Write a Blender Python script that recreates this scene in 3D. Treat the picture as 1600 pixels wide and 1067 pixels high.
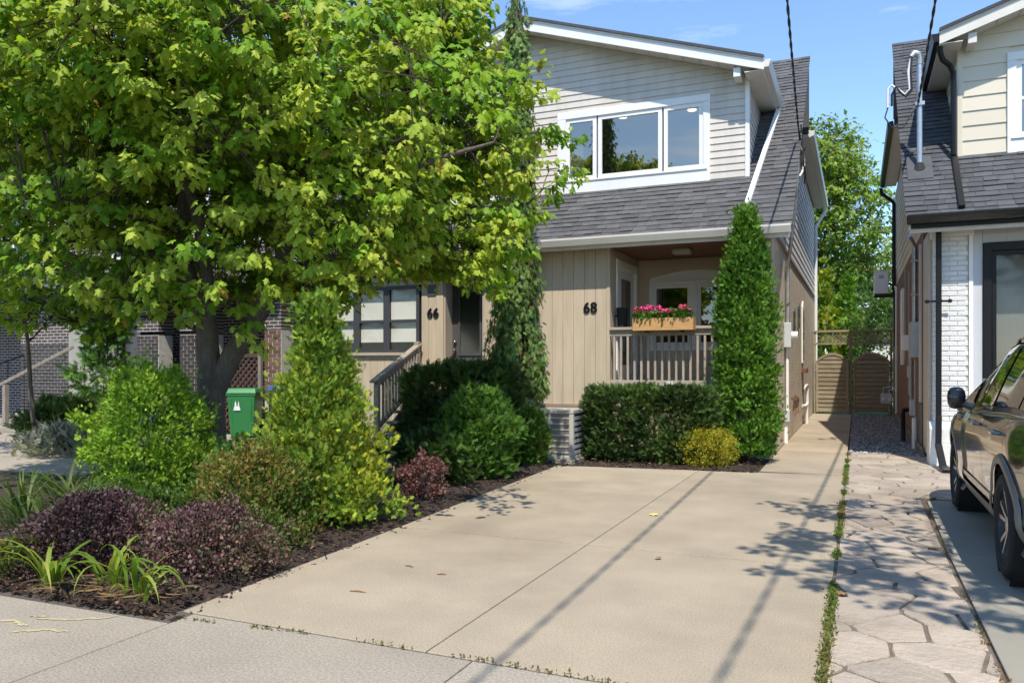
import bpy, bmesh, math, random
import numpy as np
from mathutils import Vector, Matrix, Quaternion

for o in list(bpy.data.objects):
    bpy.data.objects.remove(o)
SC = bpy.context.scene
COL = SC.collection
random.seed(7)
R = math.radians

# ------------------------------------------------------------------ camera
cam_d = bpy.data.cameras.new('camera')
cam = bpy.data.objects.new('camera', cam_d)
COL.objects.link(cam)
YAW = 23.70
cam.location = (0, 0, 1.5)
cam.rotation_euler = (R(90), 0, R(YAW))
cam_d.sensor_fit = 'HORIZONTAL'
cam_d.sensor_width = 36.0
cam_d.lens = 36.0 * 1230 / 1600
cam_d.shift_y = (570 - 533.5) / 1600
cam_d.clip_start = 0.1
cam_d.clip_end = 2000
SC.camera = cam

# ------------------------------------------------------------------ sky, sun, exposure
SUN = Vector((0.20, -0.55, 1.0)).normalized()
W = bpy.data.worlds.new('World')
SC.world = W
W.use_nodes = True
wn = W.node_tree.nodes
wl = W.node_tree.links
wn.clear()
sky = wn.new('ShaderNodeTexSky')
sky.sky_type = 'NISHITA'
sky.sun_disc = False
sky.sun_elevation = math.asin(SUN.z)
sky.sun_rotation = math.atan2(SUN.x, SUN.y)
sky.air_density = 1.0
sky.dust_density = 0.0
sky.ozone_density = 5.0
bg = wn.new('ShaderNodeBackground')
bg.inputs['Strength'].default_value = 0.15
wo = wn.new('ShaderNodeOutputWorld')
# faint cirrus streaks all over the dome
tcw = wn.new('ShaderNodeTexCoord'); mpw = wn.new('ShaderNodeMapping'); mpw.inputs['Scale'].default_value = (1.2, 1.2, 7.0)
nzw = wn.new('ShaderNodeTexNoise'); nzw.inputs['Scale'].default_value = 2.2; nzw.inputs['Detail'].default_value = 7; nzw.inputs['Roughness'].default_value = .62
mrw = wn.new('ShaderNodeMapRange'); mrw.inputs['From Min'].default_value = .57; mrw.inputs['From Max'].default_value = .85; mrw.inputs['To Max'].default_value = .55
mxw = wn.new('ShaderNodeMix'); mxw.data_type = 'RGBA'; mxw.inputs[7].default_value = (6.2, 6.6, 7.2, 1)
wl.new(tcw.outputs['Generated'], mpw.inputs[0]); wl.new(mpw.outputs[0], nzw.inputs['Vector']); wl.new(nzw.outputs[0], mrw.inputs['Value'])
wl.new(mrw.outputs[0], mxw.inputs[0]); wl.new(sky.outputs[0], mxw.inputs[6])
wl.new(mxw.outputs[2], bg.inputs[0])
wl.new(bg.outputs[0], wo.inputs[0])

sl = bpy.data.lights.new('sun', 'SUN')
sl.energy = 3.3
sl.angle = R(0.53)
sl.color = (1.0, 0.94, 0.84)
so = bpy.data.objects.new('sun', sl)
COL.objects.link(so)
so.rotation_euler = SUN.to_track_quat('Z', 'Y').to_euler()
so.location = (10, -20, 40)

SC.view_settings.view_transform = 'Standard'
SC.view_settings.look = 'None'
SC.view_settings.exposure = 0.88
SC.view_settings.gamma = 1.0
SC.render.engine = 'CYCLES'
SC.cycles.max_bounces = 8
SC.cycles.transparent_max_bounces = 12

# ------------------------------------------------------------------ materials
MATS = {}

def mat(name, col, rough=0.7, metal=0.0, var=0.0, vscale=3.0, col2=None, bump=0.0, bscale=60.0, rnd=0.0,
        coat=0.0, spec=0.5, speck=0.0, sscale=220.0, stretch=None, stain=0.0, emit=0.0):
    """procedural surface: base colour, large-scale mottling, fine speckle, relief, per-piece tint."""
    m = bpy.data.materials.new(name)
    m.use_nodes = True
    N, L = m.node_tree.nodes, m.node_tree.links
    b = N['Principled BSDF']
    b.inputs['Roughness'].default_value = rough
    b.inputs['Metallic'].default_value = metal
    b.inputs['Specular IOR Level'].default_value = spec
    b.inputs['Coat Weight'].default_value = coat
    b.inputs['Coat Roughness'].default_value = 0.04
    c1 = (*col, 1)
    geo = N.new('ShaderNodeNewGeometry')
    pos = geo.outputs['Position']
    if stretch:
        mp = N.new('ShaderNodeMapping')
        mp.inputs['Scale'].default_value = stretch
        L.new(pos, mp.inputs[0])
        pos = mp.outputs[0]
    out = None
    def noise(scale, detail=4.0, src=None):
        n = N.new('ShaderNodeTexNoise')
        n.inputs['Scale'].default_value = scale
        n.inputs['Detail'].default_value = detail
        n.inputs['Roughness'].default_value = 0.6
        L.new(src or pos, n.inputs['Vector'])
        return n.outputs['Fac']
    def mix(a, bb, fac):
        x = N.new('ShaderNodeMix')
        x.data_type = 'RGBA'
        for s, q in ((x.inputs[6], a), (x.inputs[7], bb)):
            if isinstance(q, tuple): s.default_value = q
            else: L.new(q, s)
        if isinstance(fac, float): x.inputs[0].default_value = fac
        else: L.new(fac, x.inputs[0])
        return x.outputs[2]
    def ramp(src, lo, hi):
        r = N.new('ShaderNodeMapRange')
        r.inputs['From Min'].default_value = lo
        r.inputs['From Max'].default_value = hi
        L.new(src, r.inputs['Value'])
        return r.outputs[0]
    cur = c1
    if var or col2:
        c2 = (*(col2 or tuple(x * (1 - var) for x in col)), 1)
        cur = mix(c1, c2, ramp(noise(vscale), 0.35, 0.68))
    if stain:
        st = mix((1, 1, 1, 1), (1 - stain, 1 - stain * 1.08, 1 - stain * 1.2, 1), ramp(noise(vscale * 0.31, 6.0), 0.48, 0.72))
        x = N.new('ShaderNodeMix'); x.data_type = 'RGBA'; x.blend_type = 'MULTIPLY'; x.inputs[0].default_value = 1
        if isinstance(cur, tuple): x.inputs[6].default_value = cur
        else: L.new(cur, x.inputs[6])
        L.new(st, x.inputs[7])
        cur = x.outputs[2]
    if speck:
        sp = ramp(noise(sscale, 2.0), 0.3, 0.7)
        hv = N.new('ShaderNodeHueSaturation')
        mr = N.new('ShaderNodeMapRange')
        mr.inputs['To Min'].default_value = 1 - speck
        mr.inputs['To Max'].default_value = 1 + speck
        L.new(sp, mr.inputs['Value'])
        L.new(mr.outputs[0], hv.inputs['Value'])
        if isinstance(cur, tuple): hv.inputs['Color'].default_value = cur
        else: L.new(cur, hv.inputs['Color'])
        cur = hv.outputs[0]
    if rnd:
        oi = N.new('ShaderNodeObjectInfo')
        hv = N.new('ShaderNodeHueSaturation')
        mr = N.new('ShaderNodeMapRange')
        mr.inputs['To Min'].default_value = 1 - rnd
        mr.inputs['To Max'].default_value = 1 + rnd
        L.new(oi.outputs['Random'], mr.inputs['Value'])
        L.new(mr.outputs[0], hv.inputs['Value'])
        if isinstance(cur, tuple): hv.inputs['Color'].default_value = cur
        else: L.new(cur, hv.inputs['Color'])
        cur = hv.outputs[0]
    if isinstance(cur, tuple): b.inputs['Base Color'].default_value = cur
    else: L.new(cur, b.inputs['Base Color'])
    if bump:
        bp = N.new('ShaderNodeBump')
        bp.inputs['Strength'].default_value = bump
        bp.inputs['Distance'].default_value = 0.02
        L.new(noise(bscale, 5.0), bp.inputs['Height'])
        L.new(bp.outputs[0], b.inputs['Normal'])
    if emit:
        b.inputs['Emission Color'].default_value = c1
        b.inputs['Emission Strength'].default_value = emit
    MATS[name] = m
    return m

def leafmat(name, trans=0.45, rough=0.5, spec=0.25, tw=(1.25, 1.2, 0.55)):
    m = bpy.data.materials.new(name)
    m.use_nodes = True
    N, L = m.node_tree.nodes, m.node_tree.links
    b = N['Principled BSDF']
    b.inputs['Roughness'].default_value = rough
    b.inputs['Specular IOR Level'].default_value = spec
    at = N.new('ShaderNodeAttribute'); at.attribute_name = 'Col'
    L.new(at.outputs['Color'], b.inputs['Base Color'])
    t = N.new('ShaderNodeBsdfTranslucent')
    mm = N.new('ShaderNodeMix'); mm.data_type = 'RGBA'; mm.blend_type = 'MULTIPLY'; mm.inputs[0].default_value = 1
    L.new(at.outputs['Color'], mm.inputs[6]); mm.inputs[7].default_value = (*tw, 1)
    L.new(mm.outputs[2], t.inputs[0])
    ms = N.new('ShaderNodeMixShader'); ms.inputs[0].default_value = trans
    L.new(b.outputs[0], ms.inputs[1]); L.new(t.outputs[0], ms.inputs[2])
    L.new(ms.outputs[0], N['Material Output'].inputs[0])
    MATS[name] = m
    return m

def glassmat(name, tint=(0.8, 0.85, 0.85), refl=0.25, rough=0.01, rc=(0.80, 0.78, 0.73)):
    m = bpy.data.materials.new(name)
    m.use_nodes = True
    N, L = m.node_tree.nodes, m.node_tree.links
    N.remove(N['Principled BSDF'])
    tr = N.new('ShaderNodeBsdfTransparent'); tr.inputs[0].default_value = (*tint, 1)
    gl = N.new('ShaderNodeBsdfGlossy'); gl.inputs['Roughness'].default_value = rough
    gl.inputs[0].default_value = (*rc, 1)
    lw = N.new('ShaderNodeFresnel'); lw.inputs[0].default_value = 1.5
    ad = N.new('ShaderNodeMath'); ad.operation = 'ADD'; ad.use_clamp = True
    L.new(lw.outputs[0], ad.inputs[0]); ad.inputs[1].default_value = refl
    ms = N.new('ShaderNodeMixShader')
    gb = N.new('ShaderNodeNewGeometry'); iv = N.new('ShaderNodeMath'); iv.operation = 'SUBTRACT'; iv.inputs[0].default_value = 1.0
    L.new(gb.outputs['Backfacing'], iv.inputs[1])
    mu = N.new('ShaderNodeMath'); mu.operation = 'MULTIPLY'; L.new(ad.outputs[0], mu.inputs[0]); L.new(iv.outputs[0], mu.inputs[1])
    L.new(mu.outputs[0], ms.inputs[0]); L.new(tr.outputs[0], ms.inputs[1]); L.new(gl.outputs[0], ms.inputs[2])
    L.new(ms.outputs[0], N['Material Output'].inputs[0])
    MATS[name] = m
    return m

def brickmat(name, c1, c2, mortar, scale=1.0, axis='x'):
    m = bpy.data.materials.new(name)
    m.use_nodes = True
    N, L = m.node_tree.nodes, m.node_tree.links
    b = N['Principled BSDF']; b.inputs['Roughness'].default_value = 0.9
    g = N.new('ShaderNodeNewGeometry'); sx = N.new('ShaderNodeSeparateXYZ'); cx = N.new('ShaderNodeCombineXYZ')
    L.new(g.outputs['Position'], sx.inputs[0])
    L.new(sx.outputs['X' if axis == 'x' else 'Y'], cx.inputs[0]); L.new(sx.outputs['Z'], cx.inputs[1])
    t = N.new('ShaderNodeTexBrick')
    t.inputs['Color1'].default_value = (*c1, 1); t.inputs['Color2'].default_value = (*c2, 1)
    t.inputs['Mortar'].default_value = (*mortar, 1)
    t.inputs['Scale'].default_value = 1.0
    t.inputs['Brick Width'].default_value = 0.225 * scale
    t.inputs['Row Height'].default_value = 0.076 * scale
    t.inputs['Mortar Size'].default_value = 0.009 if name == 'dark_brickwork' else 0.006
    L.new(cx.outputs[0], t.inputs['Vector'])
    n = N.new('ShaderNodeTexNoise'); n.inputs['Scale'].default_value = 5; L.new(g.outputs['Position'], n.inputs['Vector'])
    hv = N.new('ShaderNodeHueSaturation')
    mr = N.new('ShaderNodeMapRange'); mr.inputs['To Min'].default_value = 0.6; mr.inputs['To Max'].default_value = 1.4
    L.new(n.outputs[0], mr.inputs['Value']); L.new(mr.outputs[0], hv.inputs['Value'])
    L.new(t.outputs[0], hv.inputs['Color']); L.new(hv.outputs[0], b.inputs['Base Color'])
    bp = N.new('ShaderNodeBump'); bp.inputs['Strength'].default_value = 0.6; bp.inputs['Distance'].default_value = 0.01
    bp.invert = True
    L.new(t.outputs['Fac'], bp.inputs['Height']); L.new(bp.outputs[0], b.inputs['Normal'])
    MATS[name] = m
    return m

mat('soil', (0.10, 0.075, 0.05), 0.95, var=0.4, vscale=1.2, bump=0.5, bscale=25)
mat('lawn', (0.07, 0.13, 0.03), 0.95, var=0.4, vscale=2.0, bump=0.6, bscale=60)
mat('asphalt', (0.05, 0.05, 0.052), 0.9, var=0.25, bump=0.4, bscale=180, speck=0.3)
mat('concrete', (0.372, 0.305, 0.216), 0.85, col2=(0.302, 0.248, 0.178), vscale=1.3, bump=0.2, bscale=150, speck=0.3, sscale=105, rnd=0.05, stain=0.24)
mat('concrete_grey', (0.355, 0.305, 0.235), 0.85, col2=(0.295, 0.255, 0.20), vscale=0.9, bump=0.4, bscale=110, speck=0.28, sscale=70, rnd=0.06, stain=0.22)
mat('drive_grey', (0.31, 0.285, 0.23), 0.85, col2=(0.255, 0.235, 0.19), vscale=1.1, bump=0.2, bscale=200, speck=0.1, stain=0.2)
mat('stamped', (0.43, 0.355, 0.275), 0.72, col2=(0.32, 0.265, 0.21), vscale=2.5, bump=0.9, bscale=22, speck=0.12, sscale=120, rnd=0.16, stain=0.28)
mat('lattice_brown', (0.10, 0.052, 0.036), 0.8, var=0.3)
mat('stamp_joint', (0.19, 0.152, 0.115), 0.95, var=0.5, vscale=6, bump=0.3, bscale=90)
mat('grout', (0.11, 0.088, 0.068), 0.95, var=0.3, bump=0.3, bscale=90)
mat('gravel', (0.30, 0.30, 0.30), 0.9, rnd=0.0, var=0.45, vscale=40)
mat('mulch', (0.055, 0.035, 0.024), 0.95, var=0.5, vscale=30, bump=0.8, bscale=70)
mat('yellow_paint', (0.47, 0.39, 0.16), 0.85, col2=(0.37, 0.33, 0.25), vscale=11, bump=0.2, bscale=200)
mat('tan_board', (0.53, 0.43, 0.305), 0.72, var=0.16, vscale=1.6, stretch=(6, 6, 0.7), bump=0.1, bscale=40, rnd=0.045, speck=0.04, sscale=60)
mat('tan_wall', (0.55, 0.445, 0.325), 0.8, var=0.14, vscale=1.5, bump=0.5, bscale=30)
mat('tan_trim', (0.44, 0.36, 0.28), 0.65, var=0.12, vscale=4, bump=0.08, bscale=50, rnd=0.06)
mat('brown_ledge', (0.30, 0.225, 0.16), 0.7, var=0.2)
mat('porch_wood', (0.26, 0.12, 0.065), 0.6, var=0.35, vscale=3, stretch=(1, 8, 8), rnd=0.15)
mat('siding', (0.60, 0.545, 0.475), 0.6, var=0.10, vscale=2.2, stretch=(3, 3, .5), rnd=0.035, bump=0.06, bscale=30, stain=0.12)
mat('siding_side', (0.60, 0.555, 0.505), 0.6, var=0.05, vscale=0.9, rnd=0.03)
mat('cream_siding', (0.66, 0.595, 0.465), 0.6, var=0.05, vscale=0.9, rnd=0.03)
mat('white_trim', (0.80, 0.785, 0.75), 0.5, var=0.07, vscale=2.2, bump=0.05, bscale=20)
mat('fascia', (0.76, 0.74, 0.70), 0.45, var=0.08, vscale=2.2, bump=0.3, bscale=3.5)
mat('soffit', (0.66, 0.62, 0.55), 0.55, var=0.06, rnd=0.04)
mat('gutter_cream', (0.68, 0.64, 0.57), 0.4, var=0.08, vscale=3)
for i, v in enumerate((0.088, 0.098, 0.11, 0.122)):
    mat('shingle_%d' % i, (v, v * 0.985, v * 0.99), 0.92, var=0.22, vscale=6, speck=0.3, sscale=240, bump=0.5, bscale=220)
    mat('shingle_blue_%d' % i, (v * 0.8, v * 0.82, v * 0.88), 0.92, var=0.22, vscale=6, speck=0.3, sscale=240, bump=0.5, bscale=220)
mat('black_metal', (0.009, 0.009, 0.010), 0.4, spec=0.3, var=0.2)
mat('dark_paint', (0.085, 0.083, 0.086), 0.5, var=0.15)
mat('dark_window', (0.05, 0.05, 0.055), 0.5, var=0.1)
mat('stair_wood', (0.40, 0.34, 0.27), 0.85, var=0.3, vscale=6, stretch=(6, 6, 1), bump=0.4, bscale=30, rnd=0.1)
mat('grey_wood', (0.30, 0.255, 0.205), 0.85, var=0.4, vscale=6, stretch=(6, 6, 1), bump=0.4, bscale=30, rnd=0.12)
mat('rail_wood', (0.42, 0.35, 0.275), 0.8, var=0.2, vscale=5, bump=0.2, bscale=40, rnd=0.06)
mat('gate_wood', (0.33, 0.27, 0.18), 0.85, var=0.35, vscale=6, stretch=(1, 6, 6), bump=0.4, bscale=25, rnd=0.14)
mat('cedar_wood', (0.60, 0.335, 0.13), 0.6, var=0.25, vscale=5, stretch=(1, 8, 10), bump=0.2, bscale=30)
mat('white_brick', (0.74, 0.73, 0.70), 0.65, var=0.08, vscale=14, bump=0.6, bscale=45, rnd=0.035)
mat('white_mortar', (0.64, 0.63, 0.60), 0.8, var=0.15, vscale=10, bump=0.5, bscale=50)
mat('dark_brick', (0.055, 0.042, 0.036), 0.85, var=0.35, vscale=14, bump=0.6, bscale=60, rnd=0.35)
mat('pale_mortar', (0.60, 0.56, 0.50), 0.9, var=0.2, vscale=9)
mat('red_brick', (0.20, 0.095, 0.065), 0.85, var=0.35, vscale=14, bump=0.6, bscale=60, rnd=0.3)
brickmat('tan_brickwork', (0.60, 0.485, 0.355), (0.56, 0.455, 0.33), (0.50, 0.40, 0.29), axis='y')
brickmat('brown_brickwork', (0.23, 0.125, 0.085), (0.17, 0.10, 0.07), (0.20, 0.16, 0.13), axis='y')
brickmat('dark_brickwork', (0.055, 0.042, 0.036), (0.075, 0.055, 0.047), (0.44, 0.40, 0.36), axis='x')
mat('grey_panel', (0.52, 0.53, 0.54), 0.5, var=0.04, rnd=0.02)
mat('panel_grey', (0.34, 0.32, 0.27), 0.8, var=0.15)
mat('beige_wall', (0.60, 0.54, 0.45), 0.75, var=0.1)
mat('metal_grey', (0.42, 0.43, 0.43), 0.4, metal=0.3, var=0.15, vscale=6)
mat('galvanised', (0.55, 0.57, 0.58), 0.38, metal=0.8, var=0.2, vscale=9)
mat('plastic_grey', (0.50, 0.51, 0.50), 0.5, var=0.08)
mat('plastic_white', (0.78, 0.77, 0.73), 0.45, var=0.05)
mat('ac_body', (0.47, 0.435, 0.375), 0.45, var=0.07, vscale=5)
mat('ac_dark', (0.06, 0.06, 0.065), 0.7, var=0.2)
mat('rubber', (0.02, 0.02, 0.021), 0.85, var=0.2, vscale=20)
mat('cable', (0.012, 0.012, 0.013), 0.55)
mat('cable_white', (0.7, 0.7, 0.68), 0.5)
mat('bark', (0.16, 0.125, 0.10), 0.95, col2=(0.09, 0.07, 0.055), vscale=9, stretch=(3, 3, 0.8), bump=1.0, bscale=18)
mat('twig_bark', (0.07, 0.052, 0.042), 0.95, var=0.3)
mat('bin_green', (0.035, 0.20, 0.055), 0.42, var=0.1, vscale=4)
mat('bin_black', (0.02, 0.021, 0.024), 0.45, var=0.1)
mat('bin_blue', (0.035, 0.075, 0.22), 0.4, var=0.1)
mat('logo_white', (0.8, 0.8, 0.78), 0.6)
mat('petal_pink', (0.70, 0.05, 0.20), 0.6, var=0.3, vscale=30, rnd=0.2)
mat('petal_red', (0.55, 0.02, 0.07), 0.6, var=0.3, vscale=30, rnd=0.2)
mat('stone', (0.20, 0.185, 0.165), 0.9, var=0.35, vscale=5, bump=0.8, bscale=18)
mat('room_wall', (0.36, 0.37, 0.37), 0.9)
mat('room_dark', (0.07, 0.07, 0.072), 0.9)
mat('curtain', (0.42, 0.42, 0.40), 0.9, var=0.15, vscale=8, stretch=(9, 1, 0.4))
mat('blind', (0.78, 0.77, 0.74), 0.8, var=0.05, vscale=2)
mat('pot_lamp', (1.0, 0.78, 0.5), 0.5, emit=3.0)
mat('lamp_glass', (0.45, 0.43, 0.40), 0.4)
mat('copper_pipe', (0.65, 0.62, 0.57), 0.5, var=0.1)
mat('rust', (0.20, 0.085, 0.045), 0.85, var=0.4, vscale=20)
mat('car_paint', (0.15, 0.145, 0.122), 0.13, metal=0.9, coat=1.0, var=0.03, vscale=2)
mat('car_black', (0.012, 0.012, 0.013), 0.3, coat=0.6)
mat('car_clad', (0.035, 0.035, 0.034), 0.55, var=0.1)
mat('car_clad_grey', (0.16, 0.155, 0.145), 0.4, metal=0.4)
mat('chrome', (0.42, 0.42, 0.42), 0.16, metal=1.0)
mat('alloy', (0.50, 0.49, 0.47), 0.25, metal=0.9)
mat('alloy_dark', (0.03, 0.03, 0.032), 0.35, metal=0.4)
mat('lamp_red', (0.45, 0.02, 0.02), 0.15, coat=1.0)
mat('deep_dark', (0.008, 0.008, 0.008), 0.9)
mat('dead_leaf', (0.30, 0.15, 0.06), 0.9, var=0.4, vscale=30)
mat('yellow_leaf', (0.72, 0.62, 0.2), 0.8, var=0.2, vscale=20)
glassmat('glass', (0.72, 0.72, 0.70), 0.36, rc=(0.78, 0.70, 0.58))
glassmat('glass_screen', (0.8, 0.8, 0.78), 0.02, 0.05)
glassmat('glass_dark', (0.35, 0.37, 0.36), 0.12)
glassmat('glass_door', (0.6, 0.6, 0.6), 0.03, 0.12)
glassmat('glass_blind', (0.95, 0.95, 0.93), 0.0)
mat('car_glass', (0.01, 0.011, 0.011), 0.02, spec=0.9, coat=1.0)
leafmat('leaf')
leafmat('leaf_glossy', 0.25, 0.35, 0.5)
leafmat('leaf_conifer', 0.22, 0.6, 0.25)
leafmat('leaf_dark', 0.2, 0.5, 0.35)

# ------------------------------------------------------------------ building blocks
OFF = {}

class MB:
    def __init__(s): s.v = []; s.f = []; s.m = []; s.cm = 0
    def add(s, pts, faces):
        n = len(s.v); s.v += [tuple(p) for p in pts]
        for f in faces: s.f.append(tuple(n + i for i in f)); s.m.append(s.cm)
        return s
    def hexa(s, p):
        return s.add(p, [(3, 2, 1, 0), (4, 5, 6, 7), (0, 1, 5, 4), (1, 2, 6, 5), (2, 3, 7, 6), (3, 0, 4, 7)])
    def box(s, x0, x1, y0, y1, z0, z1):
        return s.hexa([(x0, y0, z0), (x1, y0, z0), (x1, y1, z0), (x0, y1, z0), (x0, y0, z1), (x1, y0, z1), (x1, y1, z1), (x0, y1, z1)])
    def prism(s, ax, poly, a, b):
        n = len(poly)
        def P(q, t): return (t, q[0], q[1]) if ax == 'x' else ((q[0], t, q[1]) if ax == 'y' else (q[0], q[1], t))
        return s.add([P(q, a) for q in poly] + [P(q, b) for q in poly],
                     [tuple(range(n))[::-1], tuple(range(n, 2 * n))] + [(i, (i + 1) % n, n + (i + 1) % n, n + i) for i in range(n)])
    def tube(s, pts, r, n=8, cap=True):
        pts = [Vector(p) for p in pts]
        rs = r if isinstance(r, (list, tuple)) else [r] * len(pts)
        base = len(s.v); up = None
        for i, p in enumerate(pts):
            d = (pts[min(i + 1, len(pts) - 1)] - pts[max(i - 1, 0)])
            d = d.normalized() if d.length > 1e-9 else Vector((0, 0, 1))
            if up is None:
                up = d.orthogonal().normalized()
            up = (up - d * up.dot(d))
            up = up.normalized() if up.length > 1e-6 else d.orthogonal().normalized()
            w = d.cross(up)
            for k in range(n):
                a = 2 * math.pi * k / n
                s.v.append(tuple(p + (up * math.cos(a) + w * math.sin(a)) * rs[i]))
        for i in range(len(pts) - 1):
            for k in range(n):
                a = base + i * n + k; b = base + i * n + (k + 1) % n
                s.f.append((a, b, b + n, a + n)); s.m.append(s.cm)
        if cap:
            s.f.append(tuple(base + k for k in range(n))[::-1]); s.m.append(s.cm)
            e = base + (len(pts) - 1) * n
            s.f.append(tuple(e + k for k in range(n))); s.m.append(s.cm)
        return s
    def bar(s, a, b, w, h, up=(0, 0, 1)):
        a, b = Vector(a), Vector(b); d = (b - a).normalized(); up = Vector(up)
        x = d.cross(up).normalized() * w / 2; u = x.cross(d).normalized() * h / 2
        return s.hexa([a - x - u, a + x - u, b + x - u, b - x - u, a - x + u, a + x + u, b + x + u, b - x + u])
    def ring_x(s, cx, cy, cz, prof, n=32):
        """lathe about an axis along X; prof = [(dx, r)...]"""
        base = len(s.v); m = len(prof)
        for dx, r in prof:
            for k in range(n):
                a = 2 * math.pi * k / n
                s.v.append((cx + dx, cy + r * math.cos(a), cz + r * math.sin(a)))
        for i in range(m - 1):
            for k in range(n):
                a = base + i * n + k; b = base + i * n + (k + 1) % n
                s.f.append((a, b, b + n, a + n)); s.m.append(s.cm)
        return s
    def ball(s, c, r, nu=8, nv=6):
        base = len(s.v); rx, ry, rz = r if isinstance(r, (tuple, list)) else (r, r, r)
        for j in range(nv + 1):
            t = math.pi * j / nv
            for k in range(nu):
                a = 2 * math.pi * k / nu
                s.v.append((c[0] + rx * math.sin(t) * math.cos(a), c[1] + ry * math.sin(t) * math.sin(a), c[2] + rz * math.cos(t)))
        for j in range(nv):
            for k in range(nu):
                a = base + j * nu + k; b = base + j * nu + (k + 1) % nu
                s.f.append((a, b, b + nu, a + nu)); s.m.append(s.cm)
        return s
    def mesh(s, name, mats, off=(0, 0, 0), bevel=0, seg=1, smooth=False):
        me = bpy.data.meshes.new(name)
        ox, oy, oz = off
        me.from_pydata([(x - ox, y - oy, z - oz) for x, y, z in s.v], [], s.f)
        if not isinstance(mats, (list, tuple)): mats = [mats]
        for q in mats: me.materials.append(MATS[q])
        if len(mats) > 1: me.polygons.foreach_set('material_index', s.m)
        bm = bmesh.new(); bm.from_mesh(me)
        bmesh.ops.remove_doubles(bm, verts=bm.verts, dist=1e-5)
        bmesh.ops.recalc_face_normals(bm, faces=bm.faces)
        if bevel:
            bmesh.ops.bevel(bm, geom=[e for e in bm.edges if len(e.link_faces) == 2 and e.calc_face_angle(0) > 0.6], offset=bevel, segments=seg, affect='EDGES', profile=0.6)
        bm.to_mesh(me); bm.free()
        if smooth:
            me.polygons.foreach_set('use_smooth', [True] * len(me.polygons))
            me.set_sharp_from_angle(angle=R(38))
        return me
    def build(s, name, mats, parent=None, **k):
        off = OFF[parent.name] if parent else (0, 0, 0)
        o = bpy.data.objects.new(name, s.mesh(name, mats, off, **k))
        link(o, parent)
        return o

def link(o, parent=None):
    COL.objects.link(o)
    if parent: o.parent = parent
    OFF[o.name] = OFF[parent.name] if parent else (0, 0, 0)
    return o

def tag(o, label=None, cat=None, group=None, kind=None):
    if label: o['label'] = label
    if cat: o['category'] = cat
    if group: o['group'] = group
    if kind: o['kind'] = kind
    return o

def thing(name, label, cat, loc, group=None):
    o = bpy.data.objects.new(name, None)
    o.empty_display_size = 0.2
    o.location = loc
    COL.objects.link(o)
    OFF[o.name] = tuple(loc)
    return tag(o, label, cat, group)

def inst(name, me, parent, loc, rot=None, scale=None):
    o = bpy.data.objects.new(name, me)
    f = OFF[parent.name]
    o.location = (loc[0] - f[0], loc[1] - f[1], loc[2] - f[2])
    if rot: o.rotation_euler = rot
    if scale: o.scale = scale
    COL.objects.link(o)
    o.parent = parent
    OFF[o.name] = tuple(loc)
    return o

def box(name, parent, m, x0, x1, y0, y1, z0, z1, bevel=0.0, **k):
    return MB().box(x0, x1, y0, y1, z0, z1).build(name, m, parent, bevel=bevel, **k)

def text(name, body, size, loc, m, parent, depth=0.012, bold=0.0, sx=1.0):
    cu = bpy.data.curves.new('t', 'FONT'); cu.body = body; cu.size = size; cu.extrude = depth; cu.offset = bold
    cu.align_x = 'CENTER'; cu.align_y = 'CENTER'
    to = bpy.data.objects.new('t', cu); COL.objects.link(to)
    bpy.context.view_layer.update()
    me = bpy.data.meshes.new_from_object(to.evaluated_get(bpy.context.evaluated_depsgraph_get()))
    bpy.data.objects.remove(to); bpy.data.curves.remove(cu)
    me.materials.clear(); me.materials.append(MATS[m])
    return inst(name, me, parent, loc, (R(90), 0, 0), (sx, 1, 1))

def structure(o): return tag(o, kind='structure')

def clip(poly, nx, ny, c):
    """keep the part of a convex polygon where nx*x+ny*y <= c"""
    out = []
    for i in range(len(poly)):
        p, q = poly[i], poly[(i + 1) % len(poly)]
        dp, dq = nx * p[0] + ny * p[1] - c, nx * q[0] + ny * q[1] - c
        if dp <= 0: out.append(p)
        if dp * dq < 0:
            t = dp / (dp - dq); out.append((p[0] + (q[0] - p[0]) * t, p[1] + (q[1] - p[1]) * t))
    return out

# ------------------------------------------------------------------ foliage
def tmpl(v, f): return np.array(v, float), np.array(f, int)

def t_maple():
    half = [(0.0, 0.0), (0.24, -0.12), (0.22, 0.12), (0.54, 0.34), (0.22, 0.42), (0.27, 0.64)]
    pts = half + [(0.0, 1.0)] + [(-x, y) for x, y in half[:0:-1]]
    pts = [(0.0, 0.38)] + pts
    v = [(x, y, -0.55 * abs(x) - 0.22 * y * y + (0.04 if i == 0 else 0)) for i, (x, y) in enumerate(pts)]
    n = len(pts) - 1
    return tmpl(v, [(0, 1 + i, 1 + (i + 1) % n) for i in range(n)])

def t_oval(w=0.3, fold=0.25):
    v = [(0, 0, 0), (w, .45, fold * w), (0, .5, 0), (0, 1, -.12), (-w, .45, fold * w)]
    return tmpl(v, [(0, 1, 2), (2, 1, 3), (0, 2, 4), (2, 3, 4)])

def t_frond():
    v = []; f = []
    def fin(x, y, dx, dy, w, z):
        n = len(v); px, py = -dy, dx
        l = math.hypot(px, py) or 1
        v.extend([(x - px / l * w, y - py / l * w, z), (x + px / l * w, y + py / l * w, z), (x + dx, y + dy, z - 0.05)])
        f.append((n, n + 1, n + 2))
    fin(0, 0, 0, 1, .09, 0)
    for k, y in enumerate((.12, .3, .48, .64)):
        for sgn in (-1, 1):
            fin(0, y, sgn * (.42 - .07 * k), .34 - .03 * k, .075, .03 * ((k + (sgn > 0)) % 2))
    return tmpl(v, f)

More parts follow.
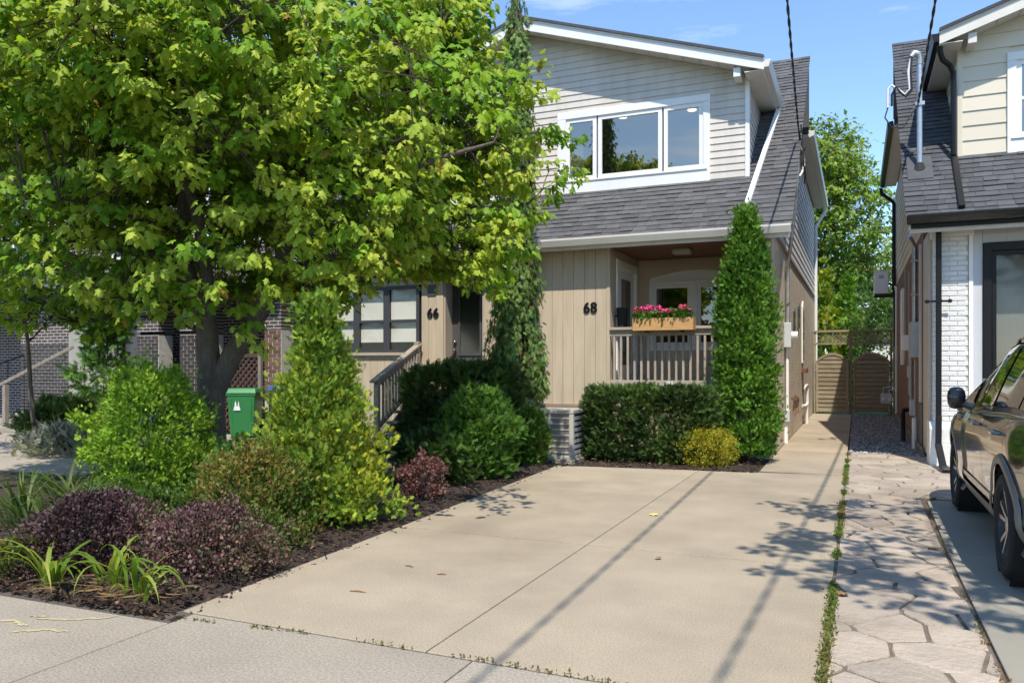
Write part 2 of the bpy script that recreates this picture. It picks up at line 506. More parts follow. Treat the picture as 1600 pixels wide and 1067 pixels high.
def t_yew():
    v = []; f = []
    n0 = 7
    for k in range(n0):
        y = k / n0
        for sgn in (-1, 1):
            n = len(v); L = .34 * (1 - .35 * y)
            z = .05 * ((k % 3) - 1)
            v.extend([(0, y, 0), (sgn * L * .55, y + .10, z + .05), (sgn * L, y + .32, z)])
            v.append((sgn * L * .4, y + .24, z + .02))
            f.extend([(n, n + 1, n + 2), (n, n + 2, n + 3)])
    n = len(v)
    v.extend([(-.03, 0, 0), (.03, 0, 0), (0, 1.15, 0)]); f.append((n, n + 1, n + 2))
    return tmpl(v, f)

T_MAPLE, T_OVAL, T_FROND, T_YEW = t_maple(), t_oval(), t_frond(), t_yew()
T_ROUND = t_oval(0.42, 0.15)
T_NARROW = t_oval(0.16, 0.2)

def leaves_mesh(name, T, pos, tip, nrm, size, col, mats):
    """many small leaves as one mesh; tip / nrm are direction arrays."""
    tv, tf = T
    n = len(pos)
    tip = tip / np.linalg.norm(tip, axis=1, keepdims=True)
    nrm = nrm - tip * np.sum(nrm * tip, 1, keepdims=True)
    nrm = nrm / np.maximum(np.linalg.norm(nrm, axis=1, keepdims=True), 1e-6)
    xax = np.cross(tip, nrm)
    V = (tv[None, :, 0, None] * xax[:, None] + tv[None, :, 1, None] * tip[:, None] + tv[None, :, 2, None] * nrm[:, None]) * size[:, None, None] + pos[:, None]
    k = len(tv); V = V.reshape(-1, 3)
    Fc = (tf[None] + (np.arange(n) * k)[:, None, None]).reshape(-1, 3)
    me = bpy.data.meshes.new(name)
    me.vertices.add(len(V)); me.vertices.foreach_set('co', V.astype(np.float32).ravel())
    me.loops.add(Fc.size); me.loops.foreach_set('vertex_index', Fc.astype(np.int32).ravel())
    me.polygons.add(len(Fc)); me.polygons.foreach_set('loop_start', np.arange(0, Fc.size, 3, dtype=np.int32))
    me.update(calc_edges=True)
    at = me.color_attributes.new('Col', 'FLOAT_COLOR', 'POINT')
    c = np.ones((n, k, 4), np.float32); c[:, :, :3] = col[:, None, :]
    at.data.foreach_set('color', c.ravel())
    me.materials.append(MATS[mats])
    return me

def wob(p, f, seed):
    """cheap smooth 3-D noise in -1..1 for clumping"""
    r = np.random.default_rng(seed); s = 0
    for i in range(5):
        k = r.normal(size=3); k = k / np.linalg.norm(k) * f * (0.7 + 0.35 * i)
        s = s + np.sin(p @ k + r.uniform(0, 6.28)) / (1 + 0.35 * i)
    return s / 2.2

def palette(rng, p, cols, f, seed, jit=0.18):
    """leaf colours: blend of the plant's own leaf tints, in clumps"""
    cols = np.array(cols); n = len(p)
    t = np.clip(0.5 + 0.42 * wob(p, f, seed) + rng.normal(0, .2, n), 0, .999) * (len(cols) - 1)
    i = t.astype(int); fr = (t - i)[:, None]
    c = cols[i] * (1 - fr) + cols[np.minimum(i + 1, len(cols) - 1)] * fr
    return c * (1 + rng.normal(0, jit, (n, 1))).clip(.5, 1.6)

def shrub(name, label, loc, h, prof, T, n, size, cols, mname='leaf', seed=1, lump=0.12, lf=4.0, up=0.5, inner=0.45, box_exp=None, stems=7,
          group=None, cat='shrub', cf=5.0, top=0.12, z0=0.0, flat=0.6, stem_r=0.012, tuft=0.13, nt=150, fill=0.28, open_=0.0):
    """a bush: stems, and leafy tufts of uneven reach over a body of revolution prof(h 0..1) -> (rx, ry)"""
    rng = np.random.default_rng(seed)
    root = thing(name, label, cat, loc, group)
    def ring(m):
        a = rng.uniform(0, 6.2832, m); ca, sa = np.cos(a), np.sin(a)
        if box_exp:
            s = (np.abs(ca) ** box_exp + np.abs(sa) ** box_exp) ** (-1 / box_exp); ca, sa = ca * s, sa * s
        return ca, sa
    # tuft centres on the skin
    m1 = int(nt * (1 - top)); m2 = nt - m1
    ca, sa = ring(m1); hh = rng.uniform(.03, 1, m1)
    rr = np.array([prof(x) for x in hh])
    reach = 1 + rng.normal(0, lump, m1) + (rng.uniform(0, 1, m1) < .07) * rng.uniform(.05, 1, m1) * min(.35, lump * 2.2)
    C = np.stack([ca * rr[:, 0] * reach, sa * rr[:, 1] * reach, z0 + hh * (h - z0)], 1); Nn = np.stack([ca, sa, (hh - .4) * .9], 1)
    if m2:
        ca, sa = ring(m2); q = np.sqrt(rng.uniform(0, 1, m2)); rt = prof(0.9)
        C2 = np.stack([ca * q * rt[0], sa * q * rt[1], h * (1 - .05 * q ** 2 + rng.normal(0, lump * .5, m2))], 1)
        C = np.concatenate([C, C2]); Nn = np.concatenate([Nn, np.stack([ca * q * .5, sa * q * .5, np.ones(m2)], 1)])
    Nn = Nn / np.linalg.norm(Nn, axis=1, keepdims=True)
    k = rng.integers(0, len(C), int(n * (1 - fill)))
    ts = (tuft * rng.uniform(.6, 1.3, len(C)))[k][:, None]
    off = rng.normal(0, .5, (len(k), 3)); off[:, 2] *= .8
    p = C[k] + off * ts - Nn[k] * ts * .5
    out = (p - (C[k] - Nn[k] * ts * 1.3)); out /= np.linalg.norm(out, axis=1, keepdims=True)
    # leaves deeper inside
    m = n - len(k); ca, sa = ring(m); hh = rng.uniform(.02, .97, m); rr = np.array([prof(x) for x in hh]); rad = inner + (.95 - inner) * rng.uniform(0, 1, m)
    p = np.concatenate([p, np.stack([ca * rr[:, 0] * rad, sa * rr[:, 1] * rad, z0 + hh * (h - z0)], 1)])
    out = np.concatenate([out, np.stack([ca, sa, 0 * hh], 1)])
    p[:, 2] = np.maximum(p[:, 2], .015)
    n2 = len(p)
    tip = out * (1 - up) + np.array([0, 0, 1]) * up + rng.normal(0, .35, (n2, 3))
    nm = out * flat + np.array([0, 0, .5]) + rng.normal(0, .55, (n2, 3))
    sz = size * rng.uniform(.6, 1.3, n2)
    tone = np.concatenate([rng.normal(0, .13, len(C))[k], np.zeros(m)])[:, None]
    col = palette(rng, p + np.array(loc), cols, cf, seed + 9) * (1 + tone)
    me = leaves_mesh('foliage', T, p, tip, nm, sz, col, mname)
    fo = link(bpy.data.objects.new('foliage', me), root); tag(fo, kind='stuff')
    if stems:
        mb = MB()
        for i in range(stems):
            e = C[int(rng.integers(len(C)))] * np.array([.8, .8, .92])
            mb.tube([(loc[0] + e[0] * .1, loc[1] + e[1] * .1, loc[2] - .03), (loc[0] + e[0] * .45, loc[1] + e[1] * .45, loc[2] + e[2] * .5), (loc[0] + e[0], loc[1] + e[1], loc[2] + e[2])],
                    [stem_r, stem_r * .7, stem_r * .3], 5)
        mb.build('stem', 'twig_bark', root)
    return root
# ================================================================== GROUND
def slab(name, parent, m, poly, z0=-0.15, z1=0.0, bevel=0.003, gap=0.005):
    cx = sum(p[0] for p in poly) / len(poly); cy = sum(p[1] for p in poly) / len(poly)
    q = []
    for x, y in poly:
        q.append((x + (gap if x < cx else -gap), y + (gap * 2.2 if y < cy else -gap * 2.2)))
    return MB().prism('z', q, z0, z1).build(name, m, parent, bevel=bevel)

structure(MB().add([(-400, -400, -.16), (400, -400, -.16), (400, 400, -.16), (-400, 400, -.16)], [(0, 1, 2, 3)]).build('ground', 'soil'))
structure(MB().add([(-400, -9.5, -.13), (400, -9.5, -.13), (400, -1.2, -.13), (-400, -1.2, -.13)], [(0, 1, 2, 3)]).build('road', 'asphalt'))
structure(box('kerb', None, 'concrete_grey', -60, 60, -1.2, -1.02, -.2, -.01, .015))
structure(box('boulevard', None, 'lawn', -60, 60, -1.02, 1.62, -.2, -.012))
structure(box('far_boulevard', None, 'lawn', -60, 60, -60, -9.5, -.25, -.05))

sw = structure(box('sidewalk', None, 'grout', -30, 30, 1.62, 3.58, -.2, -.007))
xs = [-16.6, -14.75, -12.9, -11.05, -9.2, -7.35, -5.5, -3.67, -1.79, .1, 1.95, 3.8, 5.6, 7.4]
for a, b in zip(xs, xs[1:]):
    slab('slab', sw, 'concrete_grey', [(a, 1.64), (b, 1.64), (b, 3.585), (a, 3.585 if a > -4 else 3.42)] if a > -4 else [(a, 1.64), (b, 1.64), (b, 3.40), (a, 3.36)])
rp = random.Random(5)
def stroke(pts, w):
    mb = MB(); n = 14; L = []
    for i in range(n + 1):
        t = i / n * (len(pts) - 1); k = min(int(t), len(pts) - 2); f = t - k
        L.append((pts[k][0] * (1 - f) + pts[k + 1][0] * f + rp.uniform(-.012, .012), pts[k][1] * (1 - f) + pts[k + 1][1] * f + rp.uniform(-.012, .012)))
    v = []; fs = []
    for i, (x, y) in enumerate(L):
        x2, y2 = L[min(i + 1, n)]; x1, y1 = L[max(i - 1, 0)]
        d = math.hypot(x2 - x1, y2 - y1) or 1; ww = w * rp.uniform(.35, 1.1) * (.3 if i in (0, n) else 1)
        v += [(x - (y2 - y1) / d * ww, y + (x2 - x1) / d * ww, .0035), (x + (y2 - y1) / d * ww, y - (x2 - x1) / d * ww, .0035)]
        if i: fs.append((2 * i - 2, 2 * i, 2 * i + 1, 2 * i - 1))
    mb.add(v, fs).build('yellow_mark', 'yellow_paint', sw)
stroke([(-4.45, 3.12), (-4.2, 3.22), (-4.02, 3.36)], .013)
stroke([(-4.75, 2.98), (-4.5, 3.05), (-4.38, 3.02)], .018)
stroke([(-4.35, 2.92), (-4.22, 3.02), (-4.05, 3.05)], .016)
stroke([(-4.52, 3.14), (-4.42, 3.19)], .010)

dw = structure(MB().prism('z', [(-3.8, 3.58), (-.16, 3.58), (-.16, 26), (-1.28, 26), (-1.28, 11.45), (-4.1, 11.1)], -.2, -.007).build('driveway', 'grout'))
def xl(y): return -3.77 - .34 * (y - 3.45) / 7.58
rows = [3.585, 6.27, 8.95]
for i, (a, b) in enumerate(zip(rows, rows[1:])):
    slab('slab', dw, 'concrete', [(xl(a), a), (-2.07, a), (-2.07, b), (xl(b), b)])
    slab('slab', dw, 'concrete', [(-2.07, a), (-.155, a), (-.155, b), (-2.07, b)])
slab('slab', dw, 'concrete', [(xl(8.95), 8.95), (-2.07, 8.95), (-2.07, 11.34), (xl(11.03), 11.03)])
slab('slab', dw, 'concrete', [(-2.07, 8.95), (-.155, 8.95), (-.155, 11.62), (-2.07, 11.34)])
for a, b in zip([11.62, 14.6, 18.2, 22.0], [14.6, 18.2, 22.0, 26.0]):
    slab('slab', dw, 'concrete', [(-1.27, a), (-.155, a), (-.155, b), (-1.27, b)])

# neighbour's pale grey drive and the stamped strip beside it
nd = structure(box('neighbour_driveway', None, 'grout', .62, 6.0, -1, 9.95, -.2, -.02))
for a, b in zip([3.59, 5.4, 7.2], [5.4, 7.2, 9.9]):
    slab('slab', nd, 'drive_grey', [(.66, a), (3.3, a), (3.3, b), (.66 if b < 9 else .70, b)])
st = structure(MB().prism('z', [(-.159, 3.58), (.65, 3.58), (.65, 9.95), (3.4, 9.95), (3.4, 14.65), (-.159, 14.65)], -.2, -.009).build('stamped_path', 'stamp_joint'))
rs = random.Random(11)
seeds = []
yy = 3.3; k = 0
while yy < 15.2:
    xx = -.45 + (.20 if k % 2 else 0)
    while xx < 3.9:
        seeds.append((xx + rs.uniform(-.14, .14), yy + rs.uniform(-.11, .11))); xx += .41
    yy += .33; k += 1
for i, (sx, sy) in enumerate(seeds):
    inner = sx < .8 and sy < 9.95
    if not inner and sy < 9.95: continue
    poly = [(-.138, 3.6), (.635, 3.6), (.635, 14.6), (-.138, 14.6)] if inner else [(-.138, 9.97), (3.3, 9.97), (3.3, 14.6), (-.138, 14.6)]
    for j, (tx, ty) in enumerate(seeds):
        if j == i or abs(tx - sx) > 1.3 or abs(ty - sy) > 1.3: continue
        nx, ny = tx - sx, ty - sy; l = math.hypot(nx, ny)
        poly = clip(poly, nx / l, ny / l, (nx * (tx + sx) + ny * (ty + sy)) / 2 / l - .009)
        if len(poly) < 3: break
    if len(poly) < 3: continue
    cx = sum(p[0] for p in poly) / len(poly); cy = sum(p[1] for p in poly) / len(poly)
    ar = abs(sum(poly[q][0] * poly[(q + 1) % len(poly)][1] - poly[(q + 1) % len(poly)][0] * poly[q][1] for q in range(len(poly)))) / 2
    if ar < .004: continue
    # rounded, slightly wavy outline
    out = []
    for q in range(len(poly)):
        p, nx2 = poly[q], poly[(q + 1) % len(poly)]
        for t in (.05, .5, .95):
            w = rs.uniform(-.008, .004) if t == .5 else -.002
            x = p[0] + (nx2[0] - p[0]) * t; y = p[1] + (nx2[1] - p[1]) * t
            d = math.hypot(x - cx, y - cy) or 1
            out.append((x + (x - cx) / d * w, y + (y - cy) / d * w))
    z = rs.uniform(-.0035, .0025); m = len(out)
    mb = MB()
    top = [(cx + (x - cx) * .975, cy + (y - cy) * .975, z + .002) for x, y in out]
    mb.add([(x, y, -.045) for x, y in out] + [(x, y, z - .006) for x, y in out] + top,
           [tuple(range(2 * m, 3 * m))] + [(q, (q + 1) % m, m + (q + 1) % m, m + q) for q in range(m)] + [(m + q, m + (q + 1) % m, 2 * m + (q + 1) % m, 2 * m + q) for q in range(m)])
    mb.build('paving_stone', 'stamped', st)

# gravel strip in the passage
structure(box('gravel_bed', None, 'grout', -.15, 1.0, 14.65, 26, -.2, -.035))
rg = np.random.default_rng(3)
n = 7000
gp = np.stack([rg.uniform(-.13, .97, n), 14.66 + 11.3 * rg.uniform(0, 1, n) ** 1.3, rg.uniform(-.035, -.005, n)], 1)
oct_t = tmpl([(1, 0, 0), (-1, 0, 0), (0, 1, 0), (0, -1, 0), (0, 0, .7), (0, 0, -.5)], [(0, 2, 4), (2, 1, 4), (1, 3, 4), (3, 0, 4), (2, 0, 5), (1, 2, 5), (3, 1, 5), (0, 3, 5)])
gc = np.repeat(rg.uniform(.14, .46, (n, 1)), 3, 1) * np.array([1, .98, .96])
mat_g = leafmat('pebble', 0.0, 0.9, 0.2)
tag(link(bpy.data.objects.new('gravel', leaves_mesh('gravel', oct_t, gp, rg.normal(size=(n, 3)), rg.normal(size=(n, 3)) * .4 + np.array([0, 0, 1]), rg.uniform(.014, .036, n), gc, 'pebble'))),
    'loose grey crushed stone filling the passage beside the brick wall', 'gravel', kind='stuff')

# planting beds
def bed(name, poly, nx, ny, seed):
    xs = [p[0] for p in poly]; ys = [p[1] for p in poly]
    return None
def mound(name, x0f, x1f, y0, y1, hh, seed, m='mulch', ny=40, nx=24):
    v = []; f = []
    P = []
    for j in range(ny + 1):
        y = y0 + (y1 - y0) * j / ny
        for i in range(nx + 1):
            x = x0f(y) + (x1f(y) - x0f(y)) * i / nx
            P.append((x, y, 0))
    A = np.array(P)
    e = np.minimum(np.minimum(np.tile(np.arange(nx + 1), ny + 1), nx - np.tile(np.arange(nx + 1), ny + 1)) / 2.0,
                   np.minimum(np.repeat(np.arange(ny + 1), nx + 1), ny - np.repeat(np.arange(ny + 1), nx + 1)) / 2.0).clip(0, 1)
    A[:, 2] = -.03 + e * (hh + .02 * wob(A, 3, seed) + .012 * wob(A, 11, seed + 1))
    for j in range(ny):
        for i in range(nx):
            a = j * (nx + 1) + i; f.append((a, a + 1, a + nx + 2, a + nx + 1))
    return structure(MB().add([tuple(p) for p in A], f).build(name, m, smooth=True))
mound('garden_bed', lambda y: -9.7, lambda y: xl(y) - .012, 3.38, 13.25, .045, 2, ny=70, nx=44)
mound('hedge_bed', lambda y: -4.12, lambda y: -1.285, 11.05 + .25, 13.3, .04, 3)
n = 15000
cp = np.stack([rg.uniform(0, 1, n), 3.42 + 9 * rg.uniform(0, 1, n) ** 1.7, 0 * rg.uniform(0, 1, n)], 1)
cp[:, 0] = np.array([xl(y) for y in cp[:, 1]]) + .11 - cp[:, 0] ** 1.15 * 4.3
k2 = 1800
cp2 = np.stack([rg.uniform(-4.1, -1.3, k2), rg.uniform(11.15, 12.6, k2), np.zeros(k2)], 1)
cp2[:, 1] = np.maximum(cp2[:, 1], 11.07 + (cp2[:, 0] + 4.11) * .115)
cp = np.concatenate([cp, cp2]); n = len(cp)
cp[:, 2] = rg.uniform(.0, .05, n)
low = cp[:, 0] > np.array([xl(y) for y in cp[:, 1]]) - .02
cp[low & (cp[:, 1] < 11), 2] = .006
keep = ~(low & (cp[:, 1] < 11) & (rg.uniform(0, 1, n) < .82)); cp = cp[keep]; n = len(cp)
chip = tmpl([(-.25, 0, 0), (.25, 0, 0.05), (.2, 1, 0), (-.2, 1, .06)], [(0, 1, 2), (0, 2, 3)])
cc = np.array([(.035, .022, .016), (.07, .042, .027), (.022, .016, .013), (.20, .115, .06)])[rg.choice(4, n, p=[.45, .28, .2, .07])]
tag(link(bpy.data.objects.new('mulch_chips', leaves_mesh('mulch_chips', chip, cp, rg.normal(size=(n, 3)) * np.array([1, 1, .25]), rg.normal(size=(n, 3)) * .35 + np.array([0, 0, 1]), rg.uniform(.013, .05, n), cc, 'pebble'))),
    'dark brown bark mulch scattered over the planting beds', 'mulch', kind='stuff')

# paving in front of the houses on the left
fy = structure(box('front_yard_paving', None, 'grout', -24, -9.7, 7.35, 13.2, -.2, -.02))
for a, b in zip([-21, -18.2, -15.4, -12.6], [-18.2, -15.4, -12.6, -9.72]):
    for c, d in ((7.4, 10.2), (10.2, 13.15)):
        slab('slab', fy, 'concrete_grey', [(a, c), (b, c), (b, d), (a, d)])
structure(box('left_bed', None, 'mulch', -24, -9.7, 3.4, 7.35, -.2, .0))
structure(box('back_yard', None, 'lawn', -14, 14, 26.1, 80, -.3, -.02))

# ================================================================== SEMI-DETACHED HOUSES
MIR = None
_mesh0 = MB.mesh
def _mesh(s, name, mats, off=(0, 0, 0), **k):
    if MIR is not None:
        t = MB(); t.v = [(2 * MIR - x, y, z) for x, y, z in s.v]; t.f = s.f; t.m = s.m
        return _mesh0(t, name, mats, off, **k)
    return _mesh0(s, name, mats, off, **k)
MB.mesh = _mesh

RS = 0.868                                    # front slope
def roof_z(y): return 3.70 + RS * (y - 13.0)
def roof_y(z): return 13.0 + (z - 3.70) / RS
XR = -5.9                                     # party line under the ridge
DM = 0.326                                    # dormer pitch
def dorm_z(x): return 8.15 - DM * (x - XR)

def lap_y(root, m, Y, z0, z1, pitch, segs, name='siding_board'):
    z = z0
    while z < z1 - .02:
        t = min(z + pitch, z1)
        A, B = segs(z + .001), segs(t - .001)
        for i in range(min(len(A), len(B))):
            a, b = A[i], B[i]
            if a[1] - a[0] < .02: continue
            if b[1] - b[0] < .004: b = ((a[0] + a[1]) / 2 - .002, (a[0] + a[1]) / 2 + .002)
            MB().hexa([(a[0], Y - .024, z), (a[1], Y - .024, z), (a[1], Y + .01, z), (a[0], Y + .01, z),
                       (b[0], Y - .008, t), (b[1], Y - .008, t), (b[1], Y + .01, t), (b[0], Y + .01, t)]).build(name, m, root)
        z += pitch

def lap_x(root, m, X, z0, z1, pitch, segs, name='siding_board'):
    z = z0
    while z < z1 - .02:
        t = min(z + pitch, z1)
        A, B = segs(z + .001), segs(t - .001)
        for a, b in zip(A, B):
            if a[1] - a[0] < .02: continue
            if b[1] - b[0] < .004: b = (a[0], a[0] + .004)
            MB().hexa([(X + .024, a[0], z), (X + .024, a[1], z), (X - .01, a[1], z), (X - .01, a[0], z),
                       (X + .008, b[0], t), (X + .008, b[1], t), (X - .01, b[1], t), (X - .01, b[0], t)]).build(name, m, root)
        z += pitch

SHM = {}
def shingles(root, deck, pre, regions, seed, limit):
    """overlapping tabs laid in courses; regions(x, y) says where roof shows"""
    rr = random.Random(seed)
    ca, sa = 1 / math.hypot(1, RS), RS / math.hypot(1, RS)
    course = .145
    tabs = []
    s = -.03; row = 0
    while True:
        y = 12.98 + s * ca
        if y > 18.0: break
        x = -.93 - rr.uniform(0, .3)
        xs0 = -.93
        while xs0 > XR:
            w = rr.choice((.14, .19, .24, .30)) * rr.uniform(.9, 1.1)
            xe = max(xs0 - w, XR)
            if regions((xs0 + xe) / 2, y + .05): tabs.append((xe, xs0, s, rr.randrange(4), rr.choice((.006, .011, .016))))
            xs0 = xe
        s += course; row += 1
    tabs.sort(key=lambda t: (t[2] > 2.0, 0))
    rest = MB()
    for i, (xa, xb, s, q, th) in enumerate(tabs):
        mb = MB() if i < limit else rest
        mb.cm = q if i >= limit else 0
        L = .175
        dr = rr.uniform(-.006, .006)
        pts = []
        for (x, ss, hh) in ((xa + .002, s + dr, th + .012), (xb - .002, s + dr, th + .012), (xb - .002, s + L, .006), (xa + .002, s + L, .006)):
            pts.append((x, 12.98 + ss * ca - hh * sa, roof_z(12.98) + ss * sa + hh * ca))
        low = [(x, y + .012 * sa, z - .012 * ca) for x, y, z in pts]
        mb.hexa(low + pts)
        if i < limit: mb.build('shingle', '%s_%d' % (pre, q), deck)
    if rest.v:
        o = rest.build('shingle_field', ['%s_%d' % (pre, i) for i in range(4)], deck); tag(o, kind='stuff')

def semi(root, o):
    """upper storey, roof and gutters shared by the three fronts; canonical = right-hand half, mirrored by MIR"""
    # --- front roof slope
    deck = MB()
    def sheet(x0, x1, y0, y1, t=.06):
        deck.hexa([(x0, y0, roof_z(y0) - t), (x1, y0, roof_z(y0) - t), (x1, y1, roof_z(y1) - t), (x0, y1, roof_z(y1) - t),
                   (x0, y0, roof_z(y0)), (x1, y0, roof_z(y0)), (x1, y1, roof_z(y1)), (x0, y1, roof_z(y1))])
    sheet(XR, -.945, 12.98, 14.30)
    sheet(-1.80, -.945, 14.30, 18.02)
    deck.box(XR, -.96, 18.02, 18.2, 6.6, 8.05)
    dk = deck.build('roof', o['sh'] + '_1', root)
    def vis(x, y):
        return y < 14.3 or x > -1.80
    shingles(root, dk, o['sh'], vis, o['seed'], 300)
    # rake board at the gable end
    MB().prism('x', [(12.98, roof_z(12.98) - .20), (18.02, roof_z(18.02) - .20), (18.02, roof_z(18.02) - .062), (12.98, roof_z(12.98) - .062)], -1.0, -.965).build('rake_board', o['rake'], root)
    # --- main eave along the passage
    e0, e1 = 18.35, o['eave_end']
    MB().prism('y', [(-1.27, 6.50), (-.97, 6.50), (-.97, 6.54), (-1.27, 6.54)], e0, e1).build('side_soffit', o['soffit'], root)
    MB().prism('y', [(-.97, 6.46), (-.87, 6.50), (-.85, 6.60), (-.97, 6.62)], e0, e1).build('side_gutter', o['gut2'], root)
    MB().prism('y', [(-.98, 6.60), (XR, 7.75), (XR, 7.63), (-.98, 6.54)], e0 - .15, e1 + .02).build('back_roof', o['sh'] + '_1', root)
    # --- end wall: siding over a wall slab
    MB().prism('x', [(13.32, 3.72), (13.32, roof_z(13.32) - .08), (17.95, roof_z(17.95) - .08), (18.2, roof_z(17.95) - .08), (18.2, 6.5), (o['back'], 6.5), (o['back'], 3.72)], -1.48, -1.295).build('end_wall', o['side'], root)
    def segs(z):
        a = max(13.33, roof_y(z) + .10)
        b = o['back'] - .01 if z < 6.49 else 18.19
        return [(a, b)] if a < b else []
    lap_x(root, o['side'], -1.29, 3.73, 6.48 if o.get('lowside') else 7.7, o['spitch'], segs)
    # --- dormer front
    Y = 14.27
    wx0, wx1, wz0, wz1 = -5.29, -2.40, 4.76, 6.32
    def dsegs(z):
        top = XR + (7.98 - z) / DM                # right limit under the sloping soffit
        xr = min(-1.80, top)
        if wz0 + .03 < z < wz1 - .03: return [(wx1 - .03, xr), (XR, wx0 + .03)]
        return [(XR, xr)]
    z = 4.80
    p = o['pitch']
    while z < 7.95:
        t = z + p
        mid = z + p / 2
        if wz0 < mid < wz1:
            sg = lambda q: [(wx1 - .03, -1.80), (XR, wx0 + .03)]
            # boards that reach the slope near the eave
            sg2 = lambda q: [(wx1 - .03, min(-1.80, XR + (7.98 - q) / DM)), (XR, wx0 + .03)]
            lap_y(root, o['sid'], Y, z, min(t, 7.95), p, sg2)
        else:
            lap_y(root, o['sid'], Y, z, min(t, 7.95), p, lambda q: [(XR, min(-1.80, XR + (7.98 - q) / DM))])
        z = t
    bk = MB()                                       # sheathing behind the boards, open at the window
    for a, b, c, d in ((XR, wx0 + .04, 4.6, 6.62), (wx1 - .04, -1.78, 4.6, 6.6), (wx0 + .04, wx1 - .04, 4.6, wz0 + .04), (wx0 + .04, wx1 - .04, wz1 - .04, 6.62)):
        bk.box(a, b, Y + .012, Y + .10, c, d)
    bk.prism('y', [(XR, 6.62), (-1.78, 6.62), (XR, 7.96)], Y + .012, Y + .10)
    bk.build('dormer_wall', o['sid'], root)
    box('corner_trim', root, o['ctrim'], -1.80, -1.725, Y - .035, Y + .06, 4.74, 6.66, .004)
    # cheek
    MB().prism('x', [(14.3, roof_z(14.3)), (14.3, 6.62), (roof_y(6.62), 6.62)], -1.86, -1.765).build('dormer_cheek', o['sid'], root)
    lap_x(root, o['sid'], -1.76, 4.85, 6.6, p, lambda q: [(14.335, roof_y(q) - .02)])
    # --- dormer roof
    xe = -1.44
    MB().prism('y', [(XR, 8.15), (xe, dorm_z(xe)), (xe, dorm_z(xe) - .05), (XR, 8.10)], 13.76, 18.3).build('dormer_roof', o['sh'] + '_0', root)
    MB().prism('y', [(XR, 8.10), (xe, dorm_z(xe) - .05), (xe, dorm_z(xe) - .24), (XR, 7.89)], 13.80, 13.83).build('fascia', o['fas'], root)
    MB().prism('y', [(XR, 8.095), (xe + .01, dorm_z(xe) - .053), (xe + .01, dorm_z(xe) - .078), (XR, 8.07)], 13.785, 13.797).build('drip_edge', o['fas'], root)
    x = XR
    while x < xe - .05:
        x2 = min(x + .305, xe)
        MB().hexa([(x + .006, 13.832, dorm_z(x) - .20), (x2 - .006, 13.832, dorm_z(x2) - .20), (x2 - .003, 14.24, dorm_z(x2) - .20), (x + .003, 14.24, dorm_z(x) - .20),
                   (x + .006, 13.832, dorm_z(x) - .185), (x2 - .006, 13.832, dorm_z(x2) - .185), (x2 - .003, 14.24, dorm_z(x2) - .185), (x + .003, 14.24, dorm_z(x) - .185)]).build('soffit_panel', o['soffit'], root)
        x = x2
    ze = dorm_z(xe)
    box('eave_soffit', root, o['soffit'], -1.76, xe - .03, 13.834, 16.5, ze - .235, ze - .22)
    box('eave_fascia', root, o['fas'], xe - .03, xe, 13.835, 16.55, ze - .24, ze - .052)
    MB().prism('y', [(xe, ze - .20), (xe + .075, ze - .20), (xe + .11, ze - .09), (xe + .11, ze - .075), (xe, ze - .075)], 13.80, 16.45).build('dormer_gutter', o['gut2'], root)
    box('eave_return', root, o['fas'], -1.95, -1.83, 13.86, 14.2, 6.42, 6.58, .006)
    # --- front gutter
    MB().prism('x', [(12.98, 3.56), (12.90, 3.56), (12.86, 3.66), (12.86, 3.69), (12.875, 3.69), (12.98, 3.60)], XR, -.945).build('front_gutter', o['gut'], root)
    box('front_fascia', root, o['gut'], XR, -.97, 12.985, 13.01, 3.50, 3.66)
    box('front_soffit', root, o['soffit'], XR, -.98, 13.012, 13.32, 3.565, 3.58)
    # --- dormer window
    tr = o['trim']
    win = box('window_casing', root, tr, wx0, wx1, Y - .055, Y + .02, wz1 - .13, wz1, .004)
    box('casing', win, tr, wx0, wx0 + .17, Y - .055, Y + .02, wz0 + .25, wz1 - .132, .004)
    box('casing', win, tr, wx1 - .12, wx1, Y - .055, Y + .02, wz0 + .25, wz1 - .132, .004)
    box('casing', win, tr, wx0, wx1, Y - .055, Y + .02, wz0, wz0 + .248, .004)
    box('sill', win, tr, wx0 + .10, wx1 - .05, Y - .075, Y - .056, wz0 + .22, wz0 + .25, .003)
    a0, a1, b0, b1 = wx0 + .17, wx1 - .12, wz0 + .25, wz1 - .13
    for k, (f0, f1) in enumerate(o['sash']):
        u0, u1 = a0 + (a1 - a0) * f0, a0 + (a1 - a0) * f1
        sa = MB()
        w = .075
        sa.box(u0 + .003, u0 + w, Y - .03, Y + .03, b0, b1).box(u1 - w, u1 - .003, Y - .03, Y + .03, b0, b1)
        sa.box(u0 + w, u1 - w, Y - .03, Y + .03, b1 - w, b1).box(u0 + w, u1 - w, Y - .03, Y + .03, b0, b0 + w)
        if o.get('hung'): sa.box(u0 + w, u1 - w, Y - .035, Y + .03, (b0 + b1) / 2 - .025, (b0 + b1) / 2 + .025)
        sh = sa.build('sash', tr, root)
        MB().box(u0 + w - .004, u1 - w + .004, Y - .004, Y + .002, b0 + w - .004, b1 - w + .004).build('pane', 'glass', sh)
    # the room behind it
    rm = MB()
    rx0, rx1, ry0, ry1, rz0, rz1 = wx0 - .2, wx1 + .3, Y + .11, 17.6, 4.4, 6.55
    rm.add([(rx0, ry0, rz0), (rx1, ry0, rz0), (rx1, ry1, rz0), (rx0, ry1, rz0), (rx0, ry0, rz1), (rx1, ry0, rz1), (rx1, ry1, rz1), (rx0, ry1, rz1)],
           [(0, 1, 2, 3), (4, 5, 6, 7), (1, 2, 6, 5), (2, 3, 7, 6), (3, 0, 4, 7)])
    rm.build('room', 'room_wall', root)

